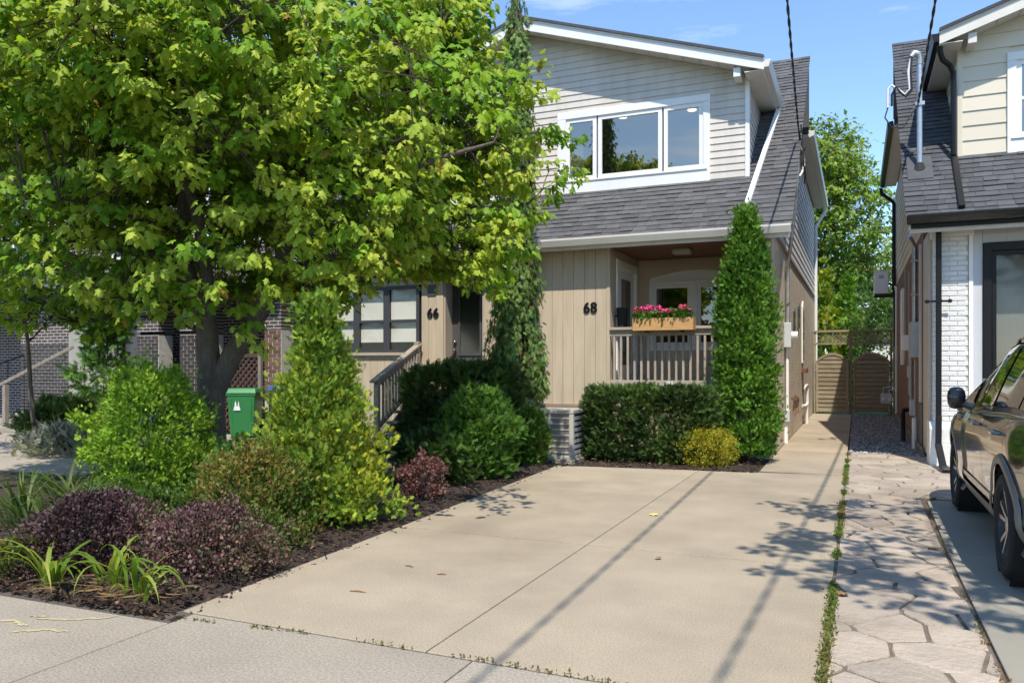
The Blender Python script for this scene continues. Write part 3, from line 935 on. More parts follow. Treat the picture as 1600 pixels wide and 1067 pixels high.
h68 = thing('semi_detached_house', 'right-hand tan semi-detached house numbered 68 with open porch and flower box', 'house', (-3.6, 13.3, 0), 'houses of the semi-detached pair')
S68 = dict(sh='shingle', seed=1, rake='white_trim', soffit='soffit', gut='gutter_cream', gut2='gutter_cream', fas='fascia', sid='siding', side='siding_side', ctrim='white_trim',
           trim='white_trim', pitch=.124, spitch=.175, back=27.2, eave_end=27.0, sash=[(0, .235), (.245, .715), (.725, 1.0)])
semi(h68, S68)

# ---- lower front of no. 68
Yf = 13.3
x = -5.86; k = 0
bw = (5.86 - 4.03) / 9
for k in range(9):
    box('wall_board', h68, 'tan_board', -5.86 + k * bw + .0025, -5.86 + (k + 1) * bw - .0025, Yf, Yf + .03, .80, 3.565, .003)
box('board_backing', h68, 'dark_paint', -5.88, -4.02, Yf + .028, Yf + .06, .78, 3.565)
box('corner_board', h68, 'tan_board', -4.028, -3.965, Yf - .012, Yf + .07, .80, 3.565, .004)
box('wall_ledge', h68, 'brown_ledge', -5.88, -3.95, Yf - .07, Yf + .06, .73, .795, .006)
box('foundation', h68, 'tan_wall', -5.88, -1.285, Yf + .06, Yf + .3, -.1, .728)
box('porch_floor', h68, 'tan_trim', -4.0, -1.30, Yf - .02, 15.5, 1.0, 1.06, .005)
box('porch_base', h68, 'tan_wall', -3.99, -1.30, Yf + .03, Yf + .055, .729, 1.0)
pw = MB()                                           # porch left wall with an opening for the door
pw.box(-4.10, -4.0, 13.37, 13.80, 1.06, 3.57).box(-4.10, -4.0, 15.27, 15.5, 1.06, 3.57).box(-4.10, -4.0, 13.80, 15.27, 3.42, 3.57).build('porch_side_wall', 'tan_wall', h68)
dr = box('porch_door', h68, 'white_trim', -4.06, -3.975, 13.80, 13.92, 1.06, 3.42, .004)
box('door_casing', dr, 'white_trim', -4.06, -3.975, 15.15, 15.27, 1.06, 3.42, .004)
box('door_casing', dr, 'white_trim', -4.06, -3.975, 13.921, 15.149, 3.28, 3.42, .004)
box('door_leaf', dr, 'white_trim', -4.08, -4.03, 13.925, 15.145, 1.06, 3.28, .004)
box('door_glass', dr, 'glass_dark', -4.028, -4.02, 14.25, 14.85, 1.5, 3.1)
# back wall of the porch with a pair of casements under a shallow arch
Yb = 15.4
wa, wb, wc, wd = -3.78, -2.02, 1.78, 3.20
bw_ = MB()
bw_.box(-4.0, wa, Yb, Yb + .12, 1.06, 3.57).box(wb, -1.48, Yb, Yb + .12, 1.06, 3.57).box(wa, wb, Yb, Yb + .12, 1.06, wc)
n = 14
arch = [(wa + (wb - wa) * i / n, wd + .02 + .13 * math.sin(math.pi * i / n)) for i in range(n + 1)]
bw_.prism('y', arch + [(wb, 3.57), (wa, 3.57)], Yb, Yb + .12)
bw_.build('porch_back_wall', 'tan_wall', h68)
MB().prism('y', [(x, z - .004) for x, z in arch] + [(wb, wd - .06), (wa, wd - .06)], Yb + .02, Yb + .07).build('arch_panel', 'white_trim', h68)
pwn = box('porch_window', h68, 'white_trim', wa, wb, Yb - .03, Yb + .05, wd - .14, wd - .061, .004)
box('frame', pwn, 'white_trim', wa, wa + .08, Yb - .03, Yb + .05, wc, wd - .142, .004)
box('frame', pwn, 'white_trim', wb - .08, wb, Yb - .03, Yb + .05, wc, wd - .142, .004)
box('frame', pwn, 'white_trim', wa + .082, wb - .082, Yb - .03, Yb + .05, wc, wc + .10, .004)
xm = (wa + wb) / 2
box('mullion', pwn, 'white_trim', xm - .07, xm + .07, Yb - .028, Yb + .05, wc + .102, wd - .142, .004)
for a, b in ((wa + .08, xm - .07), (xm + .07, wb - .08)):
    s_ = MB().box(a + .003, a + .06, Yb - .015, Yb + .03, wc + .103, wd - .143).box(b - .06, b - .003, Yb - .015, Yb + .03, wc + .103, wd - .143)
    s_.box(a + .06, b - .06, Yb - .015, Yb + .03, wd - .2, wd - .143).box(a + .06, b - .06, Yb - .015, Yb + .03, wc + .103, wc + .16)
    sh = s_.build('sash', 'white_trim', pwn)
    MB().box(a + .055, b - .055, Yb + .004, Yb + .010, wc + .155, wd - .195).build('pane', 'glass_dark', sh)
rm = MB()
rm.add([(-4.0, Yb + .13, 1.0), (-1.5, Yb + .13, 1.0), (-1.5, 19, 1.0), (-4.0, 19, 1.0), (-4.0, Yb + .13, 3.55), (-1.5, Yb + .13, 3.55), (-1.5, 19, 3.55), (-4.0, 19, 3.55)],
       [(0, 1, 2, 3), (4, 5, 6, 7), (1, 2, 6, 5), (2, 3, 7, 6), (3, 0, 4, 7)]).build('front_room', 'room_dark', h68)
for k in range(16):
    y = 13.33 + k * .131
    box('ceiling_plank', h68, 'porch_wood', -4.0, -1.48, y + .002, y + .128, 3.58, 3.60)
cl = box('porch_lamp', h68, 'lamp_glass', -3.05, -2.72, 14.05, 14.32, 3.49, 3.578, .02)
# right pier and the wall along the passage
box('porch_pier', h68, 'tan_trim', -1.46, -1.285, Yf - .005, Yf + .16, .73, 3.564, .006)
sw_ = MB()
sw_.prism('y', [(-1.48, -.1), (-1.28, -.1), (-1.28, 3.72), (-1.48, 3.72)], Yf + .165, 27.2)
sw_.build('side_wall', 'tan_brickwork', h68)
box('water_table', h68, 'brown_ledge', -1.279, -1.25, 13.5, 27.2, 3.66, 3.725)
box('back_wall', h68, 'tan_wall', -5.9, -1.49, 27.0, 27.2, -.1, 6.5)
# balustrade
box('handrail', h68, 'rail_wood', -3.963, -1.47, Yf - .05, Yf + .09, 2.10, 2.15, .006)
box('rail', h68, 'rail_wood', -3.963, -1.47, Yf - .005, Yf + .045, 2.0, 2.098, .004)
box('rail', h68, 'rail_wood', -3.963, -1.47, Yf - .005, Yf + .045, 1.14, 1.235, .004)
bal = MB().box(-.019, .019, -.019, .019, 0, .763).mesh('baluster', 'rail_wood', bevel=.003)
for k in range(20):
    inst('baluster', bal, h68, (-3.89 + k * .12, Yf + .02, 1.236))
box('sticker', h68, 'plastic_white', -2.98, -2.86, Yf - .008, Yf - .006, 1.165, 1.215)
text('house_number', '68', .262, (-4.325, Yf - .012, 2.50), 'black_metal', h68, bold=.003)
# passage side fittings of no. 68
X = -1.28
cb = box('meter_box', h68, 'plastic_grey', X, X + .13, 15.75, 16.05, 1.83, 2.30, .008)
MB().tube([(X + .13, 15.9, 2.06), (X + .24, 15.9, 2.06)], .075, 16).build('meter', 'plastic_white', cb, smooth=True)
MB().tube([(X + .06, 15.9, 2.30), (X + .06, 15.9, 3.35), (X + .10, 15.7, 3.55), (X + .26, 15.3, 4.6), (-.98, 15.2, 5.5)], .032, 8).build('conduit', 'galvanised', h68, smooth=True)
MB().tube([(X + .05, 15.9, 1.83), (X + .05, 15.9, .62)], .03, 8).build('conduit', 'plastic_white', h68, smooth=True)
box('junction_box', h68, 'plastic_grey', X, X + .10, 15.8, 16.0, .42, .64, .006)
box('conduit_guard', h68, 'plastic_white', X, X + .06, 15.86, 15.96, .0, .42, .004)
for y, z0, z1 in ((18.2, 2.25, 2.75), (19.6, 2.35, 2.95)):
    wn_ = MB().prism('x', [(y - .16, z0), (y + .16, z0), (y + .16, z1 - .1), (y + .08, z1), (y - .08, z1), (y - .16, z1 - .1)], X - .02, X + .03).build('side_window', 'dark_window', h68)
    box('pane', wn_, 'glass_dark', X + .031, X + .036, y - .12, y + .12, z0 + .05, z1 - .12)
wn_ = MB().prism('x', [(20.9, 1.55), (21.5, 1.55), (21.5, 2.95), (21.3, 3.1), (21.1, 3.1), (20.9, 2.95)], X - .02, X + .03).build('side_window', 'white_trim', h68)
box('pane', wn_, 'glass_dark', X + .031, X + .036, 20.98, 21.42, 1.65, 2.9)
box('window_ledge', h68, 'rust', X + .0, X + .12, 20.85, 21.55, 1.30, 1.42, .01)
MB().tube([(X + .03, 21.2, .9), (X + .09, 21.2, .98), (X + .09, 21.6, .98), (X + .09, 21.7, .9), (X + .09, 21.7, .5), (X + .09, 21.0, .48), (X + .02, 20.9, .48)], .035, 8).build('vent_pipe', 'plastic_white', h68, smooth=True)
MB().tube([(X + .09, 21.5, .5), (X + .09, 21.5, 0)], .035, 8).build('vent_pipe', 'plastic_white', h68, smooth=True)
for k in range(4):
    y = 17.2 + k * .45
    MB().tube([(X + .02, y, .82), (X + .08, y + .12, .75), (X + .05, y + .2, .55), (X + .09, y + .05, .45)], .012, 5).build('wall_hook', 'rust', h68)
# roof downspout lying on the shingles, and the rear one
MB().bar((-1.36, 16.38, 6.60), (-1.40, 16.2, 6.47), .075, .06).build('downspout', 'white_trim', h68)
MB().bar((-1.40, 16.22, roof_z(16.22) + .055), (-1.68, 13.37, roof_z(13.37) + .055), .085, .065, (0, -1, 1)).build('downspout', 'white_trim', h68, bevel=.008)
MB().tube([(-.90, 26.9, 6.45), (-.98, 26.9, 6.3), (-1.22, 26.9, 5.9), (-1.22, 26.9, 3.6), (-1.22, 26.9, .1)], .05, 8).build('downspout', 'white_trim', h68, smooth=True)
# ceiling spots upstairs
for (x, y) in ((-4.38, 15.6), (-3.0, 15.7)):
    MB().tube([(x, y, 6.545), (x, y, 6.53)], .085, 16).build('ceiling_spot', 'pot_lamp', h68)
box('room_curtain', h68, 'curtain', -5.2, -4.85, 14.45, 14.52, 4.9, 6.4)

# ---- no. 66
h66 = thing('semi_detached_house', 'left-hand tan semi-detached house numbered 66 with dark front door, behind the maple', 'house', (-8.2, 13.3, 0), 'houses of the semi-detached pair')
MIR = XR
semi(h66, dict(S68, seed=4))
MIR = None
XL = 2 * XR + 1.28
# pillar, window bay, door
for k in range(3):
    box('wall_board', h66, 'tan_board', -7.76 + k * .16 + .002, -7.76 + (k + 1) * .16 - .002, Yf, Yf + .03, .2, 3.565, .003)
box('pillar_core', h66, 'tan_board', -7.76, -7.28, Yf + .03, Yf + .5, .2, 3.565)
text('house_number', '66', .262, (-7.50, Yf - .012, 2.49), 'black_metal', h66, bold=.003)
box('name_plate', h66, 'dark_paint', -7.62, -7.44, Yf - .018, Yf - .001, 2.83, 3.05, .003)
for k in range(16):
    a = -10.46 + k * .1686
    box('wall_board', h66, 'tan_board', a + .002, a + .1666, Yf, Yf + .03, .2, 1.68, .003)
box('bay_core', h66, 'tan_board', XL, -7.77, Yf + .03, Yf + .1, .1, 1.68)
box('window_sill', h66, 'tan_trim', -10.46, -7.77, Yf - .06, Yf + .1, 1.681, 1.74, .005)
box('bay_header', h66, 'tan_board', XL, -7.77, Yf, Yf + .1, 3.06, 3.565)
bx_ = [-10.46, -9.86, -9.26, -8.55, -7.80]
for a, b in zip(bx_, bx_[1:]):
    f_ = MB()
    f_.box(a, a + .07, Yf - .02, Yf + .08, 1.741, 3.058).box(b - .07, b - .001, Yf - .02, Yf + .08, 1.741, 3.058)
    f_.box(a + .07, b - .07, Yf - .02, Yf + .08, 2.99, 3.058).box(a + .07, b - .07, Yf - .02, Yf + .08, 1.741, 1.80).box(a + .07, b - .07, Yf - .02, Yf + .08, 2.34, 2.39)
    fr = f_.build('bay_window', 'dark_window', h66)
    for z0, z1 in ((1.80, 2.34), (2.39, 2.99)):
        box('pane', fr, 'glass_blind', a + .068, b - .068, Yf + .02, Yf + .026, z0 - .002, z1 + .002)
    box('blind', fr, 'blind', a + .05, b - .05, Yf + .05, Yf + .06, 1.95, 3.05)
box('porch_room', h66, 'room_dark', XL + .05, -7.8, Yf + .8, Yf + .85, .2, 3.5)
d6 = box('front_door', h66, 'dark_paint', -7.24, -6.46, Yf + .30, Yf + .35, 1.06, 3.14, .004)
box('door_glass', d6, 'glass_door', -7.06, -6.64, Yf + .288, Yf + .298, 1.72, 2.9)
MB().prism('y', [(-7.10, 2.9), (-6.60, 2.9), (-6.62, 2.97), (-6.75, 3.03), (-6.95, 3.03), (-7.08, 2.97)], Yf + .282, Yf + .298).build('door_moulding', 'dark_paint', d6)
gm = MB()
for a, b, c, d in ((-7.10, -7.06, 1.68, 2.9), (-6.64, -6.60, 1.68, 2.9), (-7.06, -6.64, 1.68, 1.72)):
    gm.box(a, b, Yf + .278, Yf + .298, c, d)
gm.box(-7.06, -6.64, Yf + .284, Yf + .298, 1.36, 1.40).box(-7.06, -6.64, Yf + .284, Yf + .298, 1.58, 1.61)
gm.build('glass_frame', 'dark_paint', d6)
MB().ball((-7.17, Yf + .25, 1.78), .038).tube([(-7.17, Yf + .25, 1.78), (-7.17, Yf + .3, 1.78)], .018, 6).build('door_knob', 'chrome', d6, smooth=True)
MB().ball((-7.17, Yf + .27, 1.94), .034).tube([(-7.17, Yf + .25, 1.94), (-7.17, Yf + .3, 1.94)], .02, 6).build('door_lock', 'chrome', d6, smooth=True)
box('door_casing', h66, 'tan_trim', -7.279, -7.243, Yf + .02, Yf + .32, 1.0, 3.14, .003)
box('door_casing', h66, 'tan_trim', -6.457, -6.41, Yf + .02, Yf + .32, 1.0, 3.14, .003)
box('door_head', h66, 'tan_board', -7.279, -6.41, Yf + .0, Yf + .4, 3.142, 3.565)
for k in range(3):
    box('wall_board', h66, 'tan_board', -6.41 + k * .172 + .002, -6.41 + (k + 1) * .172 - .002, Yf, Yf + .03, .8, 3.565, .003)
box('wall_core', h66, 'tan_board', -6.41, -5.90, Yf + .03, Yf + .1, .2, 3.565)
box('porch_deck', h66, 'grey_wood', -7.76, -5.92, 13.0, 13.65, 1.0, 1.05, .004)
box('foundation', h66, 'tan_wall', XL, -5.92, Yf + .1, Yf + .3, -.1, 1.0)
box('side_wall', h66, 'tan_wall', XL, XL + .2, Yf + .1, 27.2, -.1, 3.72)
box('back_wall', h66, 'tan_wall', XL, -5.9, 27.0, 27.2, -.1, 6.5)
box('party_wall', h66, 'tan_wall', -5.95, -5.88, 13.7, 27.0, .2, 6.4)
# wooden stair
stp = thing('wooden_stair', 'grey weathered wooden stair with slatted railing leading to door 66', 'stair', (-7.1, 12.2, 0))
for k in range(6):
    z = 1.0 - (k + 0) * .17; y = 13.0 - k * .25
    box('tread', stp, 'stair_wood', -7.72, -6.35, y - .27, y - .002, z - .04, z, .004)
    box('riser', stp, 'stair_wood', -7.70, -6.37, y - .03, y - .01, z - .17, z - .042)
for x in (-7.75, -6.34):
    MB().prism('x', [(13.0, .76), (13.0, 1.0), (11.6, .05), (11.6, -.1), (11.8, -.1)], x, x + .03).build('stringer', 'stair_wood', stp)
MB().box(-7.81, -7.72, 11.72, 11.81, 0, 1.22).build('post', 'stair_wood', stp, bevel=.005)
MB().box(-7.81, -7.72, 13.10, 13.19, 1.0, 1.95).build('post', 'stair_wood', stp, bevel=.005)
MB().bar((-7.765, 11.62, 1.20), (-7.765, 13.22, 1.90), .13, .04).build('handrail', 'stair_wood', stp, bevel=.005)
MB().bar((-7.765, 11.72, 1.13), (-7.765, 13.15, 1.755), .04, .085).build('rail', 'stair_wood', stp)
MB().bar((-7.765, 11.80, .40), (-7.765, 13.12, 1.16), .04, .085).build('rail', 'stair_wood', stp)
for k in range(12):
    y = 11.9 + k * .105
    z0 = .40 + (y - 11.8) * .576; z1 = 1.13 + (y - 11.72) * .437
    MB().box(-7.745, -7.707, y - .018, y + .018, z0, z1).build('baluster', 'stair_wood', stp)
# ================================================================== HOUSE ON THE RIGHT
hr = thing('neighbour_house', 'cream and white brick house with black gutters behind the parked car', 'house', (3.2, 13.4, 0))
MIR = -.14
semi(hr, dict(sh='shingle_blue', seed=8, rake='beige_wall', soffit='soffit', gut='black_metal', gut2='black_metal', fas='soffit', sid='cream_siding', side='cream_siding', ctrim='cream_siding',
              trim='white_trim', pitch=.232, spitch=.20, back=27.0, eave_end=24.5, sash=[(.0, .33), (.34, .66), (.67, 1.0)], hung=True))
MIR = None
Y = 13.4
box('eave_board', hr, 'beige_wall', .70, 5.6, 13.015, 13.03, 3.44, 3.52)
pier = box('brick_pier', hr, 'white_mortar', 1.045, 1.495, Y - .015, Y + .35, .60, 3.42)
bm_s = MB().box(0, .212, 0, .10, 0, .0655).mesh('brick', 'white_brick', bevel=.006)
bm_h = MB().box(0, .10, 0, .212, 0, .0655).mesh('brick', 'white_brick', bevel=.006)
bm_q = MB().box(0, .138, 0, .10, 0, .0655).mesh('brick', 'white_brick', bevel=.006)
rb = random.Random(2)
for k in range(37):
    z = .665 + k * .0745
    j = lambda: rb.uniform(-.003, .003)
    if k % 2 == 0:
        inst('brick', bm_s, pier, (1.035, Y - .028 + j(), z)); inst('brick', bm_s, pier, (1.256, Y - .028 + j(), z))
    else:
        inst('brick', bm_h, pier, (1.035, Y - .028 + j(), z)); inst('brick', bm_s, pier, (1.144, Y - .028 + j(), z)); inst('brick', bm_q, pier, (1.362, Y - .028 + j(), z))
MB().prism('x', [(Y - .10, -.05), (Y - .10, .55), (Y - .03, .655), (Y + .4, .655), (Y + .4, -.05)], .985, 1.50).build('plinth', 'white_brick', hr, bevel=.012)
box('pier_cap', hr, 'white_trim', 1.02, 1.575, Y - .06, Y + .3, 3.42, 3.555, .006)
box('corner_strip', hr, 'white_trim', 1.503, 1.562, Y - .045, Y + .1, .2, 3.418, .005)
box('wall_panel', hr, 'grey_panel', 1.565, 1.685, Y - .01, Y + .03, .2, 3.56)
px = 1.69
while px < 5.4:
    box('wall_panel', hr, 'grey_panel', px, min(px + .297, 5.4), Y - .01, Y + .03, 3.29, 3.56)
    box('wall_panel', hr, 'grey_panel', px, min(px + .297, 5.4), Y - .01, Y + .03, .2, 1.30)
    px += .3
box('front_wall', hr, 'grey_panel', 3.5, 5.5, Y + .032, Y + .2, -.1, 3.56)
box('front_footing', hr, 'white_brick', 1.50, 5.5, Y - .03, Y + .3, -.1, .198)
w_ = MB().box(1.69, 1.80, Y - .05, Y + .1, 1.302, 3.288).box(3.30, 3.42, Y - .05, Y + .1, 1.302, 3.288).box(1.80, 3.30, Y - .05, Y + .1, 3.17, 3.288).box(1.80, 3.30, Y - .05, Y + .1, 1.302, 1.42)
w_ = w_.build('front_window', 'black_metal', hr, bevel=.004)
MB().box(1.803, 1.86, Y - .02, Y + .08, 1.423, 3.167).box(3.24, 3.297, Y - .02, Y + .08, 1.423, 3.167).box(1.861, 3.239, Y - .02, Y + .08, 3.11, 3.167).box(1.861, 3.239, Y - .02, Y + .08, 1.423, 1.48).build('inner_frame', 'black_metal', w_, bevel=.003)
box('pane', w_, 'glass_screen', 1.858, 3.242, Y + .02, Y + .027, 1.477, 3.113)
box('window_curtain', hr, 'curtain', 1.7, 3.4, Y + .22, Y + .24, 1.3, 3.2)
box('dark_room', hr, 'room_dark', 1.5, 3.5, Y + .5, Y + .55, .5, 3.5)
# passage wall
box('beige_return', hr, 'beige_wall', 1.002, 1.04, Y + .36, 14.75, .1, 3.55)
box('side_wall', hr, 'brown_brickwork', 1.0, 1.2, 14.75, 27, -.1, 3.74)
box('side_footing', hr, 'stone', .94, 1.0, 14.4, 27, -.1, .16, .02)
box('stone_patch', hr, 'stone', .97, 1.0, 14.78, 15.35, .17, .85, .02)
box('white_post', hr, 'beige_wall', .965, .998, 15.0, 15.25, .86, 3.55, .003)
X = 1.0
MB().tube([(.94, 15.9, 2.26), (.94, 15.9, 3.62), (.84, 15.7, 3.8)], .045, 10).build('conduit', 'galvanised', hr, smooth=True)
for z in (2.75, 3.35): box('conduit_clip', hr, 'metal_grey', .88, .999, 15.83, 15.97, z, z + .03)
pb = box('panel_box', hr, 'metal_grey', .86, .999, 15.65, 16.2, 1.63, 2.27, .008)
mb_ = box('meter_box', hr, 'plastic_white', .80, .999, 17.1, 17.6, 1.78, 2.08, .01)
for (y, z0, z1, r) in ((17.2, .55, 1.75, .022), (17.5, .9, 1.77, .03), (16.0, .5, 1.6, .016), (17.9, 1.4, 3.4, .012), (19.2, 1.6, 3.6, .012)):
    MB().tube([(.955, y, z0), (.955, y, z1)], r, 8).build('conduit', 'metal_grey', hr)
box('junction_box', hr, 'plastic_grey', .90, .999, 16.5, 16.75, .55, .85, .006)
box('junction_box', hr, 'plastic_grey', .90, .999, 17.3, 17.5, 1.25, 1.48, .006)
MB().tube([(.93, 15.8, .55), (.93, 15.8, 0)], .04, 8).build('standpipe', 'plastic_white', hr)
MB().tube([(.96, 17.5, .62), (.84, 17.5, .6), (.82, 17.4, .5), (.82, 17.2, .02)], .045, 8).build('drain_pipe', 'black_metal', hr, smooth=True)
MB().prism('x', [(20.6, 1.5), (21.5, 1.5), (21.5, 3.3), (20.6, 3.3)], .96, 1.01).build('side_window', 'white_trim', hr)
MB().tube([(.955, 23.5, .2), (.955, 23.5, 3.6)], .03, 8).build('conduit', 'plastic_white', hr)
# gutters and downspouts
MB().bar((1.10, 13.22, 3.58), (1.10, 13.22, .72), .075, .075, (0, 1, 0)).build('downspout', 'black_metal', hr, bevel=.006)
MB().bar((1.10, 13.20, .74), (1.09, 13.14, .30), .082, .06, (0, 1, 0)).build('downspout_boot', 'black_metal', hr, bevel=.006)
MB().bar((1.09, 13.16, .33), (1.11, 12.62, .045), .09, .06).bar((1.11, 12.66, .06), (1.14, 12.38, .035), .12, .045).build('downspout_boot', 'black_metal', hr, bevel=.006)
br = MB().box(.96, 1.24, 13.255, 13.27, 2.43, 2.46).ball((.95, 13.26, 2.445), (.035, .012, .03), 8, 4).ball((1.25, 13.26, 2.445), (.035, .012, .03), 8, 4).box(1.055, 1.145, 13.175, 13.185, 2.425, 2.465)
br.build('pipe_bracket', 'black_metal', hr)
MB().tube([(1.17, 13.92, 6.55), (1.18, 13.95, 6.38), (1.22, 14.0, 6.27), (1.33, 14.1, 6.20), (1.38, 14.16, 6.10), (1.385, 14.16, 5.9), (1.385, 14.16, 4.80)], .042, 8).build('downspout', 'black_metal', hr, smooth=True)
MB().bar((1.40, 14.2, 4.80), (1.38, 13.02, 3.78), .085, .06, (0, -1, 1)).build('downspout', 'black_metal', hr, bevel=.006)
MB().tube([(.60, 24.4, 6.45), (.62, 24.4, 6.3), (.85, 24.4, 6.1), (.93, 24.4, 6.0), (.93, 24.4, 3.7)], .05, 8).build('downspout', 'black_metal', hr, smooth=True)
# service mast through the roof
MB().tube([(.90, 14.03, 4.5), (.90, 14.03, 6.30)], .042, 12).build('service_mast', 'galvanised', hr, smooth=True)
mh = MB().tube([(.90, 14.03, 6.26), (.90, 14.03, 6.36), (.88, 14.01, 6.42), (.82, 13.99, 6.43), (.77, 13.97, 6.37)], [.05, .055, .058, .055, .04], 12).build('mast_head', 'galvanised', hr, smooth=True)
MB().prism('x', [(13.75, roof_z(13.75) + .03), (14.3, roof_z(14.3) + .03), (14.3, roof_z(14.3) + .045), (13.75, roof_z(13.75) + .045)], .72, 1.08).build('mast_flashing', 'shingle_blue_2', hr)
MB().tube([(.90, 14.03, 4.56), (.90, 14.03, 4.70)], [.11, .05], 12).build('mast_boot', 'rubber', hr)
MB().box(.84, .97, 13.97, 14.09, 5.60, 5.66).build('mast_clamp', 'galvanised', hr)
MB().tube([(.78, 13.97, 6.37), (.74, 13.95, 6.15), (.76, 13.93, 5.85), (.68, 13.93, 5.78), (.58, 13.93, 5.88), (.50, 13.93, 5.95), (.45, 13.93, 5.90), (.44, 13.93, 5.6)], .022, 8).build('service_lead', 'cable_white', hr, smooth=True)
MB().tube([(.78, 13.96, 6.37), (.77, 13.93, 6.1), (.78, 13.91, 5.83), (.70, 13.91, 5.74), (.62, 13.91, 5.82), (.56, 13.91, 5.92), (.50, 13.92, 5.80), (.50, 13.92, 5.62)], .018, 8).build('service_lead', 'cable', hr, smooth=True)
MB().tube([(.46, 13.93, 5.66), (.40, 13.93, 5.45), (.50, 13.93, 5.28), (.66, 13.93, 5.26), (.74, 13.95, 5.40), (.88, 13.98, 5.62)], .011, 6).build('service_lead', 'cable', hr, smooth=True)

# heat pump on the passage wall
ms = thing('heat_pump', 'white wall-mounted heat pump unit high in the passage', 'air conditioner', (.7, 25, 3.4))
box('casing', ms, 'plastic_white', .43, .80, 24.4, 25.2, 3.50, 4.12, .02)
box('top_cover', ms, 'plastic_white', .42, .81, 24.39, 25.21, 4.121, 4.15, .008)
box('label_plate', ms, 'metal_grey', .55, .68, 24.392, 24.399, 3.92, 4.02)
MB().box(.43, .99, 24.45, 24.5, 3.44, 3.495).box(.43, .99, 25.1, 25.15, 3.44, 3.495).build('bracket', 'black_metal', ms)
MB().tube([(.80, 24.6, 3.8), (.9, 24.6, 3.75), (.95, 24.6, 3.4), (.96, 24.6, 2.0)], .03, 8).build('pipe', 'black_metal', ms)

# gas meter
gm_ = thing('gas_meter', 'grey gas meter on its pipe in front of the right gate', 'gas meter', (.8, 24.5, 0))
MB().box(.60, .88, 24.4, 24.6, .40, .70).build('meter_case', 'plastic_grey', gm_, bevel=.03, seg=2)
MB().tube([(.67, 24.5, .70), (.67, 24.5, .86), (.80, 24.5, .88), (.97, 24.5, .88)], .02, 8).tube([(.82, 24.5, .70), (.82, 24.5, .80), (.98, 24.5, .80)], .02, 8).build('pipe', 'metal_grey', gm_, smooth=True)
for x in (.66, .82): MB().tube([(x, 24.39, .54), (x, 24.36, .54)], .05, 12).build('dial', 'plastic_white', gm_)

# ================================================================== GATE AND LATTICE
def gate(label, x0, x1, yb):
    g = thing('garden_gate', label, 'gate', ((x0 + x1) / 2, yb, 0), 'arched wooden gates')
    w = x1 - x0
    def top(x): return 1.58 + .26 * math.sin(math.pi * (x - x0) / w) ** .8
    box('stile', g, 'gate_wood', x0, x0 + .06, yb - .02, yb + .03, .05, 1.58, .004)
    box('stile', g, 'gate_wood', x1 - .06, x1, yb - .02, yb + .03, .05, 1.58, .004)
    n = 16
    xs_ = [x0 + w * i / n for i in range(n + 1)]
    MB().prism('y', [(x, top(x) + .035) for x in xs_] + [(x, top(x) - .045) for x in xs_[::-1]], yb - .03, yb + .035).build('arch_rail', 'gate_wood', g)
    for k in range(27):
        front = k % 2 == 0
        z = .08 + (k // 2) * .132 + (0 if front else .092); zt = z + (.100 if front else .052)
        a, b = x0 + .055, x1 - .055
        while a < b and top(a) < z + .02: a += .01; b -= .01
        if b - a < .1: continue
        off = -.012 if front else .022
        xx_ = [a + (b - a) * i / 10 for i in range(11)]
        MB().prism('y', [(a, z), (b, z)] + [(q, min(zt, max(top(q) - .02, z + .005))) for q in xx_[::-1]], yb + off, yb + off + .012).build('slat', 'gate_wood', g)
    MB().box((x0 + x1) / 2 - .02, (x0 + x1) / 2 + .02, yb + .035, yb + .05, .06, 1.75).build('batten', 'gate_wood', g)
    return g
gate('left arched slatted wooden gate, mostly sunlit, beside the tan wall', -1.17, -.25, 26.0)
gate('right arched slatted wooden gate, in shade, behind the gas meter', -.12, .88, 26.0)
lt = thing('gate_trellis', 'wooden lattice trellis on posts across the top of the gates', 'trellis', (-.15, 26.05, 0))
for x in (-1.24, -.235, .89): box('post', lt, 'gate_wood', x, x + .085 if x > -1 and x < .5 else x + .06, 26.05, 26.13, 0, 2.5, .004)
box('top_beam', lt, 'gate_wood', -1.28, .98, 26.02, 26.16, 2.50, 2.56, .004)
box('bottom_beam', lt, 'gate_wood', -1.26, .96, 26.04, 26.049, 2.12, 2.17)
lm = MB()
for s, yo in ((1, 26.06), (-1, 26.075)):
    t = -1.9
    while t < 1.6:
        a, b = (t, 2.16), (t + s * .35, 2.51)
        x0_, x1_ = a[0], b[0]
        if min(x0_, x1_) > -1.24 and max(x0_, x1_) < .94:
            lm.bar((x0_, yo, 2.16), (x1_, yo, 2.505), .012, .032, (0, 1, 0)) if False else lm.hexa([(x0_ - .015, yo, 2.16), (x0_ + .015, yo, 2.16), (x0_ + .015, yo + .01, 2.16), (x0_ - .015, yo + .01, 2.16), (x1_ - .015, yo, 2.5), (x1_ + .015, yo, 2.5), (x1_ + .015, yo + .01, 2.5), (x1_ - .015, yo + .01, 2.5)])
        t += .105
tag(lm.build('lattice', 'gate_wood', lt), kind='stuff')

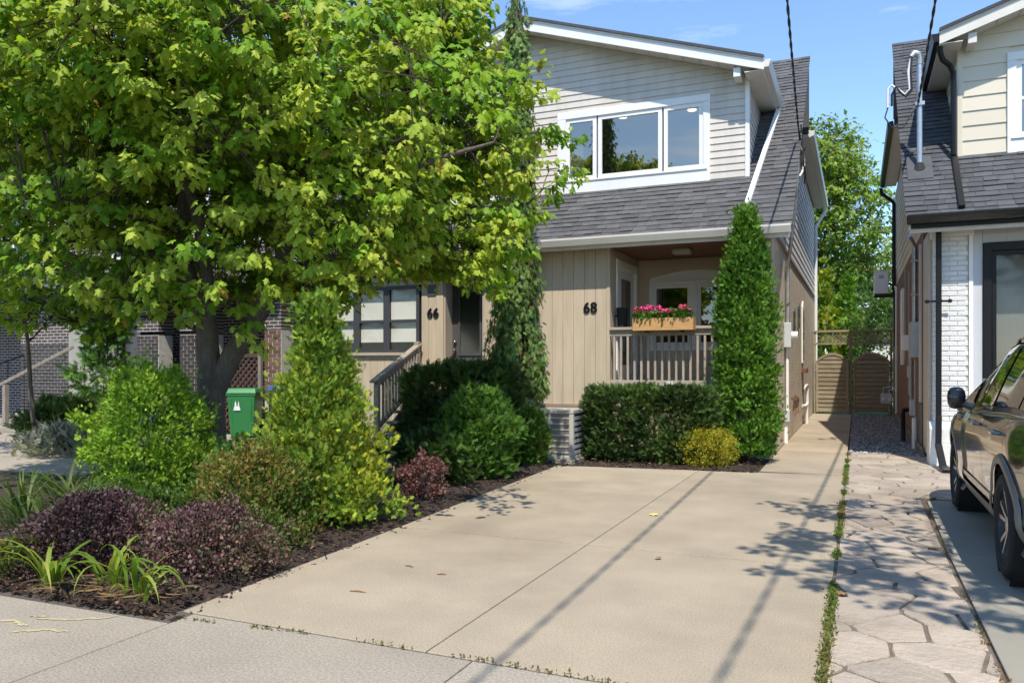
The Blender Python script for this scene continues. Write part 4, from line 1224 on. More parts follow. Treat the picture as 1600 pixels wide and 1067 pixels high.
# ================================================================== HOUSE ON THE LEFT
hl = thing('brick_house', 'dark brown brick house with pale mortar behind the maple on the left', 'house', (-15.7, 13.3, 0))
Y = 13.3
box('wall', hl, 'dark_brickwork', -27, -11.2, 14.6, 14.8, -.1, 6.6)
box('upper_wall', hl, 'dark_brickwork', -27, -11.2, 13.5, 14.6, 3.3, 6.6)
MB().prism('x', [(12.9, 3.25), (13.5, 3.9), (13.5, 3.3), (12.9, 3.2)], -27, -11.1).build('porch_roof', 'shingle_1', hl)
MB().prism('x', [(13.0, 6.5), (17.5, 9.0), (22, 6.5)], -27.2, -11.0).build('roof', 'shingle_2', hl)
box('end_wall', hl, 'dark_brickwork', -11.4, -11.2, 14.8, 24, -.1, 6.6)
box('porch_ceiling', hl, 'dark_paint', -27, -11.2, 13.0, 14.6, 3.2, 3.24)
for a, b, c in ((-20.0, -19.0, 4.0), (-16.4, -15.2, 4.0), (-13.4, -12.3, 4.0)):
    wq = box('upper_window', hl, 'white_trim', a, b, 13.44, 13.5, c, c + 1.5, .005)
    box('pane', wq, 'glass_dark', a + .08, b - .08, 13.43, 13.438, c + .08, c + 1.42)
bdk = MB().box(0, .208, 0, .1, 0, .067).mesh('brick', 'dark_brick', bevel=.003)
bdh = MB().box(0, .098, 0, .1, 0, .067).mesh('brick', 'dark_brick', bevel=.003)
brd = MB().box(0, .208, 0, .1, 0, .067).mesh('brick', 'red_brick', bevel=.003)
brh = MB().box(0, .098, 0, .1, 0, .067).mesh('brick', 'red_brick', bevel=.003)
def brick_panel(x0, x1, z0, rows, ms_=bdk, mh_=bdh, core_z=(-.1, 3.2)):
    co = box('brick_pier', hl, 'pale_mortar', x0 + .004, x1 - .004, Y + .002, Y + .4, -.1, z0 + rows * .0835 - .005)
    for k in range(rows):
        z = z0 + k * .0835
        x = x0
        if k % 2: inst('brick', mh_, co, (x, Y - .009, z)); x += .115
        while x < x1 - .08:
            if x + .214 <= x1 + .002: inst('brick', ms_, co, (x, Y - .009, z)); x += .225
            else: inst('brick', mh_, co, (x, Y - .009, z)); x += .115
brick_panel(-19.45, -17.66, .33, 20)
box('pier_top', hl, 'dark_brickwork', -19.45, -17.66, Y - .01, Y + .4, 2.0, 3.2)
for a, b in ((-15.38, -14.70), (-14.05, -13.15), (-11.62, -11.17)): box('pier_top', hl, 'dark_brickwork', a, b, Y - .01, Y + .4, 2.26, 3.2)
brick_panel(-15.38, -14.70, .6, 19)
brick_panel(-14.05, -13.15, .6, 19)
brick_panel(-11.62, -11.17, .75, 18, brd, brh)
for k in range(4):
    a = -17.64 + k * .13
    box('panel_board', hl, 'panel_grey', a, a + .127, Y - .05, Y, .40, 2.95)
box('panel_back', hl, 'panel_grey', -17.1, -16.32, Y - .02, Y, .40, 1.95)
for k in range(5):
    a = -16.32 + k * .087
    box('panel_board', hl, 'panel_grey', a, a + .084, Y - .05, Y, .40, 2.95)
box('panel_ledge', hl, 'white_trim', -17.12, -16.3, Y - .09, Y, 1.95, 2.02)
box('panel_head', hl, 'panel_grey', -17.12, -16.3, Y - .05, Y, 2.55, 3.2)
for x in (-16.95, -16.55): box('window_bar', hl, 'black_metal', x, x + .04, Y - .03, Y - .01, 2.02, 2.55)
box('dark_opening', hl, 'deep_dark', -17.12, -16.3, Y + .3, Y + .32, 2.0, 2.6)
box('front_door', hl, 'dark_paint', -15.88, -15.39, Y + .1, Y + .15, .4, 2.5)
box('porch_slab', hl, 'concrete_grey', -17.66, -15.3, 12.5, 13.28, .25, .40, .01)
# brown lattice screen beside the bins
ls = thing('lattice_screen', 'brown diagonal lattice screen behind the green bin', 'trellis', (-12.0, 13.25, 0))
box('post', ls, 'grey_wood', -11.72, -11.64, 13.2, 13.27, 0, 1.75)
box('frame', ls, 'lattice_brown', -12.75, -11.73, 13.2, 13.25, 1.66, 1.74)
lm = MB()
for s, yo in ((1, 13.21), (-1, 13.225)):
    t = -14.6
    while t < -10:
        pts = [(t, .05), (t + s * 1.61, 1.66)]
        (xa, za), (xb, zb) = pts
        if xa > xb: xa, za, xb, zb = xb, zb, xa, za
        sl_ = (zb - za) / (xb - xa)
        if xa < -12.74: za += (-12.74 - xa) * sl_; xa = -12.74
        if xb > -11.73: zb -= (xb + 11.73) * sl_; xb = -11.73
        if xb - xa > .05:
            lm.hexa([(xa, yo, za - .025), (xb, yo, zb - .025), (xb, yo + .01, zb - .025), (xa, yo + .01, za - .025), (xa, yo, za + .025), (xb, yo, zb + .025), (xb, yo + .01, zb + .025), (xa, yo + .01, za + .025)])
        t += .15
tag(lm.build('lattice', 'lattice_brown', ls), kind='stuff')
# steps of the left house and the wooden handrail
fs = thing('concrete_steps', 'worn concrete steps up to the dark brick house', 'steps', (-17.6, 12.4, 0))
for k in range(3):
    box('step', fs, 'concrete_grey', -18.7 + .25 * k, -16.6, 11.5 + .38 * k, 12.49, .0 + .12 * k, .118 + .12 * k, .012)
hrl = thing('stair_handrail', 'weathered wooden handrail sloping up beside the concrete steps', 'handrail', (-17.5, 11.9, 0))
MB().bar((-17.7, 11.55, 1.02), (-16.55, 12.55, 1.92), .09, .07).build('handrail', 'grey_wood', hrl, bevel=.006)
MB().box(-17.62, -17.52, 11.60, 11.70, 0, 1.05).build('post', 'grey_wood', hrl, bevel=.005)
irl = thing('iron_railing', 'thin black iron railing at the far left edge', 'railing', (-19.6, 12.4, 0))
MB().tube([(-19.9, 11.6, 1.0), (-19.2, 13.2, 1.75)], .02, 6).build('rail', 'black_metal', irl)
for k in range(6):
    t = k / 5
    MB().tube([(-19.9 + .7 * t, 11.6 + 1.6 * t, .1 + .2 * t), (-19.9 + .7 * t, 11.6 + 1.6 * t, 1.0 + .75 * t)], .01, 5).build('bar', 'black_metal', irl)

# ================================================================== AIR CONDITIONER
ac = thing('air_conditioner', 'beige louvred air conditioner under the tan board wall', 'air conditioner', (-4.35, 11.8, 0))
ax0, ax1, ay0, ay1, az1 = -4.72, -3.99, 11.42, 12.15, .80
box('pad', ac, 'concrete_grey', ax0 - .06, ax1 + .03, ay0 - .04, ay1 + .06, -.03, .045, .006)
box('core', ac, 'ac_dark', ax0 + .03, ax1 - .03, ay0 + .03, ay1 - .03, .05, az1 - .03)
box('top', ac, 'ac_body', ax0 - .005, ax1 + .005, ay0 - .005, ay1 + .005, az1 - .055, az1, .015, seg=2)
box('base', ac, 'ac_body', ax0, ax1, ay0, ay1, .046, .10, .006)
for x in (ax0, ax1 - .07):
    for y in (ay0, ay1 - .07): box('corner_post', ac, 'ac_body', x, x + .07, y, y + .07, .101, az1 - .056, .008)
box('post', ac, 'ac_body', -4.40, -4.365, ay0 + .004, ay0 + .03, .101, az1 - .056)
for k in range(7):
    z = .14 + k * .088
    box('band', ac, 'ac_body', ax0 + .071, ax1 - .071, ay0 + .006, ay0 + .029, z, z + .02)
    box('band', ac, 'ac_body', ax1 - .029, ax1 - .001, ay0 + .071, ay1 - .071, z - .02, z + .032)
lv = MB()
for k in range(46):
    x = ax0 + .075 + k * .0128
    lv.box(x, x + .0028, ay0 + .012, ay0 + .028, .101, az1 - .056)
tag(lv.build('grille', 'ac_body', ac), kind='stuff')
box('label_plate', ac, 'plastic_white', -4.44, -4.33, ay0 - .004, ay0 + .002, .58, .63)

# ================================================================== WHEELED BINS
def bin_(label, cx, cy, w, d, h, body, lid, logo=False, rz=0):
    b = thing('wheeled_bin', label, 'bin', (cx, cy, 0))
    def T(p):
        x, y, z = p; c_, s_ = math.cos(rz), math.sin(rz)
        return (cx + x * c_ - y * s_, cy + x * s_ + y * c_, z)
    def hx(name, x0, x1, y0, y1, z0, X0, X1, Y0, Y1, z1, m, bev=.02, par=b):
        return MB().hexa([T(p) for p in [(x0, y0, z0), (x1, y0, z0), (x1, y1, z0), (x0, y1, z0), (X0, Y0, z1), (X1, Y0, z1), (X1, Y1, z1), (X0, Y1, z1)]]).build(name, m, par, bevel=bev, seg=2)
    W2, D2 = w / 2, d / 2
    hx('body', -W2 * .78, W2 * .78, -D2 * .75, D2 * .85, .03, -W2 * .97, W2 * .97, -D2 * .97, D2 * .97, h * .88, body, .03)
    hx('rim', -W2, W2, -D2, D2, h * .85, -W2, W2, -D2, D2, h * .89, body, .01)
    hx('lid', -W2 * 1.04, W2 * 1.04, -D2 * 1.06, D2 * 1.02, h * .892, -W2 * .92, W2 * .92, -D2 * .85, D2 * .95, h * 1.0, lid, .03)
    hx('handle', -W2 * .7, W2 * .7, D2 * 1.03, D2 * 1.12, h * .90, -W2 * .7, W2 * .7, D2 * 1.03, D2 * 1.12, h * .94, lid, .008)
    for sx in (-1, 1):
        p0, p1 = T((sx * W2 * .82, D2 * .8, .13)), T((sx * W2 * 1.0, D2 * .8, .13))
        MB().tube([p0, p1], .13, 16).build('wheel', 'rubber', b)
    for k in (-1, 1): hx('rib', k * W2 * .6 - .012, k * W2 * .6 + .012, -D2 * .80, -D2 * .78, .10, k * W2 * .7 - .012, k * W2 * .7 + .012, -D2 * .99, -D2 * .97, h * .8, body, .003)
    if logo:
        pts = [(-.07, 0), (.07, 0), (.062, .05), (.05, .09), (.045, .15), (.035, .19), (.025, .15), (.02, .09), (-.005, .085), (-.012, .15), (-.025, .2), (-.04, .15), (-.045, .09), (-.062, .05)]
        mb = MB()
        y = -D2 * .93
        fr = [T((px - .08, y - .006 - .04 * (pz / .2) * .3, h * .56 + pz)) for px, pz in pts]
        mb.add(fr, [tuple(range(len(fr)))])
        mb.build('emblem', 'logo_white', b)
    return b
bin_('green wheeled bin with white emblem beside the maple trunk', -11.62, 12.72, .60, .58, 1.02, 'bin_green', 'bin_green', True, R(24))
bin_('black wheeled bin with blue lid behind the yellow-green conifer', -10.72, 12.95, .62, .6, 1.08, 'bin_black', 'bin_blue', False, R(10))

# ================================================================== FLOWER BOX
fb = thing('flower_box', 'cedar flower box of pink geraniums hung on the porch railing', 'flower box', (-2.98, 13.15, 2.07))
x0, x1, y0, y1, z0, z1 = -3.49, -2.47, 13.02, 13.24, 2.075, 2.285
box('front_plank', fb, 'cedar_wood', x0, x1, y0, y0 + .02, z0, z1, .004)
box('back_plank', fb, 'cedar_wood', x0, x1, y1 - .02, y1, z0, z1, .004)
box('end_plank', fb, 'cedar_wood', x0, x0 + .02, y0 + .021, y1 - .021, z0, z1, .004)
box('end_plank', fb, 'cedar_wood', x1 - .02, x1, y0 + .021, y1 - .021, z0, z1, .004)
box('soil', fb, 'mulch', x0 + .021, x1 - .021, y0 + .021, y1 - .021, z0 + .01, z1 - .03)
for x in (-3.3, -2.7): MB().box(x, x + .03, 13.06, 13.32, 2.05, 2.074).build('bracket', 'black_metal', fb)
rng = np.random.default_rng(21)
n = 900
p = np.stack([rng.uniform(x0 + .02, x1 - .02, n), rng.uniform(12.99, 13.26, n), rng.uniform(2.26, 2.43, n)], 1)
p[:, 2] += .03 * wob(p, 9, 3)
f = OFF[fb.name]
me = leaves_mesh('foliage', T_ROUND, p - np.array(f), rng.normal(size=(n, 3)) + np.array([0, -.5, .1]), rng.normal(0, .5, (n, 3)) + np.array([0, -.5, .8]), rng.uniform(.03, .065, n),
                 palette(rng, p, [(.03, .10, .012), (.07, .18, .02), (.12, .25, .03)], 9, 4), 'leaf')
tag(link(bpy.data.objects.new('foliage', me), fb), kind='stuff')
def blossom(m, seed):
    r_ = random.Random(seed); mb = MB()
    for k in range(16):
        a, t = r_.uniform(0, 6.28), math.acos(r_.uniform(-.2, 1))
        d = Vector((math.sin(t) * math.cos(a), math.sin(t) * math.sin(a), math.cos(t)))
        u = d.orthogonal().normalized() * .016; w = d.cross(u).normalized() * .016
        c_ = d * .032
        mb.add([c_ + u, c_ + w, c_ - u, c_ - w, c_ + d * .006], [(0, 1, 4), (1, 2, 4), (2, 3, 4), (3, 0, 4)])
    return mb.mesh('flower', m)
bl = [blossom('petal_pink', 1), blossom('petal_red', 2), blossom('petal_pink', 3)]
for k in range(26):
    x = x0 + .04 + (x1 - x0 - .08) * ((k * .618) % 1.0)
    inst('flower', bl[k % 3], fb, (x, random.uniform(13.0, 13.2), random.uniform(2.37, 2.47) + .02 * math.sin(x * 7)), (random.uniform(-.4, .4), random.uniform(-.4, .4), random.uniform(0, 6)), [random.uniform(.9, 1.5)] * 3)
hp = thing('hanging_planter', 'black planter on the porch wall left of the flower box', 'planter', (-3.86, 13.75, 2.3))
MB().tube([(-3.86, 13.72, 2.18), (-3.86, 13.72, 2.52)], [.08, .11], 14).build('pot', 'rubber', hp, smooth=True)
box('bracket', hp, 'black_metal', -3.99, -3.86, 13.70, 13.74, 2.36, 2.39)

# ================================================================== OVERHEAD CABLES
def cable(name, label, pts, r=.014, twist=True):
    P = []
    for i in range(len(pts) - 1):
        a, b = Vector(pts[i]), Vector(pts[i + 1]); n_ = max(2, int((b - a).length / .12))
        for k in range(n_): P.append(a.lerp(b, k / n_))
    P.append(Vector(pts[-1]))
    mb = MB()
    for ph in (0, math.pi):
        Q = []
        for i, p_ in enumerate(P):
            a = i * .12 * 9 + ph
            Q.append(p_ + Vector((math.cos(a) * .009, 0, math.sin(a) * .009)))
        mb.tube(Q, r * .8, 5)
    return tag(mb.build(name, 'cable', smooth=True), label, 'cable', 'overhead service cables')
def sag(a, b, s, n=24):
    a, b = Vector(a), Vector(b); out = []
    for i in range(n + 1):
        t = i / n; p_ = a.lerp(b, t); p_.z -= 4 * s * t * (1 - t); out.append(p_)
    return out
cable('overhead_cable', 'black twisted cable running to the gable of house 68', [(-.93, 15.35, 5.35), (-.97, 14.9, 5.75)] + sag((-.97, 14.9, 5.75), (.20, -13.9, 8.6), .72))
cable('overhead_cable', 'black twisted cable running to the mast of the right house', sag((.88, 13.97, 5.65), (.45, -13.9, 8.6), .72))
lc = thing('cable_loop', 'black and white service cable loops on the gable of house 68', 'cable', (-.94, 15.4, 5.2))
MB().tube([(-.95, 15.35, 5.9), (-.92, 15.3, 5.5), (-.90, 15.2, 5.2), (-.88, 15.3, 4.95), (-.90, 15.6, 4.88), (-.90, 15.9, 5.0), (-.92, 15.8, 5.3)], .014, 6).build('loop', 'cable', lc, smooth=True)
MB().tube([(-.96, 15.1, 5.45), (-.92, 15.3, 5.4), (-.90, 15.5, 5.2), (-.92, 15.2, 5.0), (-.96, 15.1, 4.9)], .018, 6).build('loop', 'cable_white', lc, smooth=True)
for p_ in ((-.90, 15.3, 5.45), (-.9, 15.75, 5.3)): MB().ball(p_, (.03, .03, .06)).build('clamp', 'cable', lc)
up_ = thing('utility_pole', 'wooden utility pole across the street carrying the overhead cables', 'pole', (0, -14, 0))
MB().tube([(0, -14, -.2), (0, -14, 10.5)], [.16, .11], 12).build('pole', 'grey_wood', up_, smooth=True)
MB().box(-.6, .6, -13.95, -13.83, 8.5, 8.62).build('crossarm', 'grey_wood', up_)
# ================================================================== PARKED CAR
def lerp_tab(tab, y):
    if y <= tab[0][0]: return tab[0][1]
    for (a, p), (b, q) in zip(tab, tab[1:]):
        if y <= b:
            t = (y - a) / (b - a); t = t * t * (3 - 2 * t) * .5 + t * .5
            return p + (q - p) * t
    return tab[-1][1]
CX = 1.87
ROOF = [(5.50, 1.02), (5.56, 1.18), (5.80, 1.52), (6.15, 1.66), (6.9, 1.725), (7.7, 1.73), (8.1, 1.70), (8.45, 1.58), (8.85, 1.32), (9.2, 1.12), (9.7, 1.07), (10.15, 1.00), (10.35, .86), (10.42, .68)]
BELT = [(5.5, 1.0), (5.7, 1.15), (6.5, 1.14), (7.5, 1.10), (8.4, 1.07), (9.2, 1.03), (9.9, .97), (10.3, .82), (10.42, .62)]
HALF = [(5.5, .70), (5.56, .80), (5.8, .90), (6.3, .945), (7.5, .95), (9.3, .95), (9.8, .93), (10.15, .86), (10.35, .74), (10.42, .62)]
def section(y):
    zr, zb, hw = lerp_tab(ROOF, y), lerp_tab(BELT, y), lerp_tab(HALF, y)
    zr = max(zr, zb + .02)
    g = zr - zb
    k = min(1.0, g / .55)
    zs = .30 if y < 10.1 else .30 + (y - 10.1) * .2
    tx = hw * (1 - .30 * k)
    pts = [(hw * .84, zs - .02), (hw * .945, zs + .04), (hw * .985, zs + .16), (hw * .978, zs + .26), (hw * .99, zs + .40), (hw, zb - .20), (hw * .985, zb - .10), (hw * .95, zb - .02), (hw * .925, zb),
           (hw * .925 + (tx - hw * .925) * .45, zb + g * .42), (tx, zb + g * .84), (tx * .93, zb + g * .94), (tx * .6, zb + g * .99), (0, zr)]
    return pts
NS = len(section(7))
def S(y, t, off=0.0):
    p = section(y); i = min(int(t), NS - 2); f_ = t - i
    x = p[i][0] + (p[i + 1][0] - p[i][0]) * f_; z = p[i][1] + (p[i + 1][1] - p[i][1]) * f_
    if off:
        dx, dz = p[i + 1][0] - p[i][0], p[i + 1][1] - p[i][1]; l = math.hypot(dx, dz) or 1
        x += dz / l * off; z -= dx / l * off
    return x, z
def panel(mb, side, y0, y1, t0, t1, ny, nt, off=0.0):
    base = len(mb.v)
    for i in range(ny + 1):
        y = y0 + (y1 - y0) * i / ny
        for j in range(nt + 1):
            x, z = S(y, t0 + (t1 - t0) * j / nt, off)
            mb.v.append((CX + side * x, y, z))
    for i in range(ny):
        for j in range(nt):
            a = base + i * (nt + 1) + j
            mb.f.append((a, a + 1, a + nt + 2, a + nt + 1)); mb.m.append(mb.cm)
    return mb
car = thing('parked_car', 'dark metallic SUV parked in the right-hand driveway, cut by the frame', 'car', (CX, 7.9, 0))
WHEELS = [(6.46, .375), (9.48, .375)]
DG = .004
def cut(o_):
    """cut the wheel openings out of a body panel"""
    for (wy, wz) in WHEELS:
        me = MB().ring_x(CX, wy, wz, [(-1.2, .0001), (-1.2, .435), (1.2, .435), (1.2, .0001)], 40).mesh('c', 'car_black', OFF[car.name])
        c_ = bpy.data.objects.new('c', me); COL.objects.link(c_); c_.parent = car
        bpy.context.view_layer.update()
        md = o_.modifiers.new('b', 'BOOLEAN'); md.operation = 'DIFFERENCE'; md.object = c_; md.solver = 'EXACT'
        dg = bpy.context.evaluated_depsgraph_get()
        new = bpy.data.meshes.new_from_object(o_.evaluated_get(dg))
        o_.modifiers.clear(); o_.data = new
        bpy.data.objects.remove(c_)
def solid(o_, th=.012):
    md = o_.modifiers.new('s', 'SOLIDIFY'); md.thickness = th; md.offset = -1
    bpy.context.view_layer.update()
    new = bpy.data.meshes.new_from_object(o_.evaluated_get(bpy.context.evaluated_depsgraph_get()))
    o_.modifiers.clear(); o_.data = new
    new.polygons.foreach_set('use_smooth', [True] * len(new.polygons)); new.set_sharp_from_angle(angle=R(35))
YD = [8.62, 7.47, 6.42]        # front door front edge, B pillar, rear door rear edge
top = MB()
for sd in (-1, 1):
    panel(top, sd, 5.5, 10.42, 10.9, NS - 1, 60, 10)     # roof, bonnet
    panel(top, sd, 5.5, 6.2, 8, 10.9, 10, 6)             # rear pillar
    panel(top, sd, 8.72, 10.42, 8, 10.9, 26, 6)          # bonnet sides / cowl
o_ = top.build('body_top', 'car_paint', car, smooth=True)
ends = MB()
for y_ in (5.5, 10.42):
    base = len(ends.v)
    q = [(CX + x, y_, z) for x, z in section(y_)] + [(CX - x, y_, z) for x, z in section(y_)[::-1]]
    ends.add(q, [tuple(range(len(q)))])
ends.build('end_panel', 'car_paint', car)
for sd in (-1, 1):
    for nm, a, b in (('front_fender', YD[0] + DG, 10.42), ('front_door', YD[1] + DG, YD[0] - DG), ('rear_door', YD[2] + DG, YD[1] - DG), ('rear_quarter', 5.5, YD[2] - DG)):
        mb = panel(MB(), sd, a, b, 1.6 if 'door' in nm else .4, 8, max(6, int((b - a) / .06)), 22)
        o_ = mb.build(nm, 'car_paint', car)
        solid(o_, .02); cut(o_)
        o_.data.polygons.foreach_set('use_smooth', [True] * len(o_.data.polygons)); o_.data.set_sharp_from_angle(angle=R(35))
        if 'door' in nm:
            hy = a + .13 if nm == 'front_door' else a + .16
            hx_ = CX + sd * (.955)
            hd = MB().tube([(hx_ - sd * .02, hy - .02, 1.005), (hx_ + sd * .022, hy + .0, 1.012), (hx_ + sd * .026, hy + .09, 1.016), (hx_ + sd * .022, hy + .19, 1.014), (hx_ - sd * .02, hy + .21, 1.008)], [.012, .016, .018, .016, .012], 8)
            hd.build('handle', 'car_paint', o_, smooth=True)
    # dark inner shell behind the shut lines, wheel tubs
    sh_ = panel(MB(), sd, 5.52, 10.40, .6, 8, 60, 12, -.03).build('inner_shell', 'deep_dark', car); solid(sh_, .01); cut(sh_)
    for (wy, wz) in WHEELS:
        MB().ring_x(CX + sd * .93, wy, wz, [(0, .432), (-sd * .34, .432), (-sd * .34, .0001)], 32).build('wheel_tub', 'deep_dark', car)
        # arch cladding: a band hugging the opening
        ar = MB(); n_ = 28
        for i in range(n_ + 1):
            a = R(-14) + (math.pi + R(28)) * i / n_
            for r_, off in ((.428, .020), (.445, .028), (.485, .024), (.500, .004)):
                y_, z_ = wy + r_ * math.cos(a), wz + r_ * math.sin(a)
                pp = section(y_); xx = pp[0][0]
                for (xa, za), (xb, zb) in zip(pp[:9], pp[1:9]):
                    if za <= z_ <= zb: xx = xa + (xb - xa) * (z_ - za) / (zb - za)
                if z_ < pp[0][1]: xx = pp[1][0]
                ar.v.append((CX + sd * (xx + off), y_, z_))
            if i:
                for j in range(3):
                    b0 = (i - 1) * 4 + j; ar.f.append((b0, b0 + 1, b0 + 5, b0 + 4)); ar.m.append(0)
        ar.build('arch_cladding', 'car_clad_grey', car, smooth=True)
        # wheel
        wx = CX + sd * .70
        ty = MB().ring_x(wx, wy, wz, [(sd * .03, .255), (sd * .225, .262), (sd * .245, .285), (sd * .247, .325), (sd * .235, .352), (sd * .205, .368), (sd * .12, .372), (sd * .0, .372), (-sd * .02, .34), (-sd * .02, .25)], 48)
        wh = ty.build('wheel', 'rubber', car, smooth=True)
        MB().ring_x(wx, wy, wz, [(sd * .226, .262), (sd * .228, .250), (sd * .20, .242), (sd * .05, .236), (sd * .05, .0001)], 48).build('rim', 'alloy_dark', wh, smooth=True)
        MB().ring_x(wx, wy, wz, [(sd * .10, .17), (sd * .11, .17), (sd * .11, .05)], 32).build('brake_disc', 'metal_grey', wh)
        for k in range(5):
            a0 = 2 * math.pi * k / 5 + .35
            for dth in (-.17, .17):
                sp = MB()
                def Pp(r_, th, dx): return (wx + sd * dx, wy + r_ * math.cos(th), wz + r_ * math.sin(th))
                th0, th1 = a0 + dth * .55, a0 + dth * 1.35
                sp.hexa([Pp(.045, th0 - .28, .165), Pp(.045, th0 + .28, .165), Pp(.243, th1 + .075, .185), Pp(.243, th1 - .075, .185),
                         Pp(.045, th0 - .28, .200), Pp(.045, th0 + .28, .200), Pp(.243, th1 + .06, .222), Pp(.243, th1 - .06, .222)])
                sp.build('spoke', 'alloy', wh)
        MB().ring_x(wx, wy, wz, [(sd * .19, .07), (sd * .212, .06), (sd * .214, .0001)], 20).build('hub_cap', 'alloy', wh, smooth=True)
    # sill
    sl_ = MB()
    panel(sl_, sd, 6.92, 9.02, .15, 1.75, 30, 6, .018).build('sill_cladding', 'car_clad_grey', car, smooth=True)
    panel(MB(), sd, 6.95, 9.0, 2.15, 2.5, 30, 2, .012).build('door_moulding', 'alloy', car, smooth=True)
    # side windows
    for nm, a, b in (('front_window', YD[1] + .05, 8.36), ('rear_window', YD[2] + .02, YD[1] - .05), ('quarter_window', 5.95, YD[2] - .04)):
        g_ = MB(); n_ = 14
        for i in range(n_ + 1):
            for j in range(7):
                t_ = 8.25 + 2.45 * j / 6
                y_ = a + (b - a) * i / n_
                zmax = 1
                if nm == 'front_window': y_ = a + (b + .22 - .52 * (j / 6) - a) * i / n_
                if nm == 'quarter_window': y_ = (a + .25 * j / 6) + (b - a - .25 * j / 6) * i / n_
                x, z = S(y_, t_, -.004)
                g_.v.append((CX + sd * x, y_, z))
        for i in range(n_):
            for j in range(6):
                b0 = i * 7 + j; g_.f.append((b0, b0 + 1, b0 + 8, b0 + 7)); g_.m.append(0)
        g_.build(nm, 'car_glass', car, smooth=True)
    panel(MB(), sd, 5.95, 8.75, 8, 10.9, 50, 8, -.014).build('pillar_trim', 'car_black', car, smooth=True)
    # chrome line below the glass and dark roof rail
    pr = MB(); pr.tube([(CX + sd * (S(y_, 8.05)[0] + .004), y_, S(y_, 8.05)[1]) for y_ in [5.95 + .1 * i for i in range(26)]], .008, 6).build('window_trim', 'chrome', car, smooth=True)
    MB().tube([(CX + sd * (S(y_, 11.1)[0]), y_, S(y_, 11.1)[1] + (.035 if 6.1 < y_ < 8.0 else 0)) for y_ in [5.98 + .12 * i for i in range(18)]], .014, 6).build('roof_rail', 'car_black', car, smooth=True)
    # mirror
    mx_ = CX + sd * .93
    mi = MB().tube([(mx_ - sd * .04, 8.36, 1.11), (mx_ + sd * .06, 8.38, 1.14)], [.04, .03], 8).build('mirror_arm', 'car_black', car, smooth=True)
    mm_ = MB()
    for j, (z_, hx2, hy2) in enumerate(((1.09, .035, .02), (1.10, .075, .045), (1.14, .10, .06), (1.20, .108, .065), (1.25, .10, .058), (1.285, .07, .04), (1.295, .03, .02))):
        for k in range(16):
            a = 2 * math.pi * k / 16; c_, s_ = math.cos(a), math.sin(a)
            mm_.v.append((mx_ + sd * .095 + hx2 * .72 * math.copysign(abs(c_) ** .7, c_), 8.40 + hy2 * math.copysign(abs(s_) ** .7, s_), z_))
        if j:
            for k in range(16):
                b0 = (j - 1) * 16
                mm_.f.append((b0 + k, b0 + (k + 1) % 16, b0 + 16 + (k + 1) % 16, b0 + 16 + k)); mm_.m.append(0)
    mm_.f.append(tuple(range(16))); mm_.m.append(0); mm_.f.append(tuple(range(96, 112))); mm_.m.append(0)
    mm_.build('mirror', 'car_black', car, smooth=True)
    # fender garnish
    gx = CX + sd * .951
    MB().tube([(gx, 8.66, 1.0), (gx + sd * .016, 8.70, 1.008), (gx + sd * .018, 8.80, 1.004), (gx, 8.84, .99)], [.010, .016, .014, .006], 8).build('fender_trim', 'car_paint', car, smooth=True)
    panel(MB(), sd, 5.505, 5.78, 5.5, 8.6, 4, 6, .006).build('tail_lamp', 'lamp_red', car, smooth=True)
    panel(MB(), sd, 9.95, 10.36, 6.2, 7.9, 6, 4, .006).build('head_lamp', 'chrome', car, smooth=True)
# windscreen, rear window, underside
for nm, a, b in (('windscreen', 8.25, 9.12), ('rear_screen', 5.58, 5.98)):
    g_ = MB()
    for sd in (-1, 1): panel(g_, sd, a, b, 11.25, NS - 1, 10, 6, .005)
    g_.build(nm, 'car_glass', car, smooth=True)
box('underbody', car, 'deep_dark', CX - .78, CX + .78, 5.7, 10.25, .24, .40)
# ================================================================== TREES
def arc(a, b, lift, n=6):
    a, b = Vector(a), Vector(b); out = []
    for i in range(n + 1):
        t = i / n; p_ = a.lerp(b, t); p_.z += lift * 4 * t * (1 - t); out.append(p_)
    return out

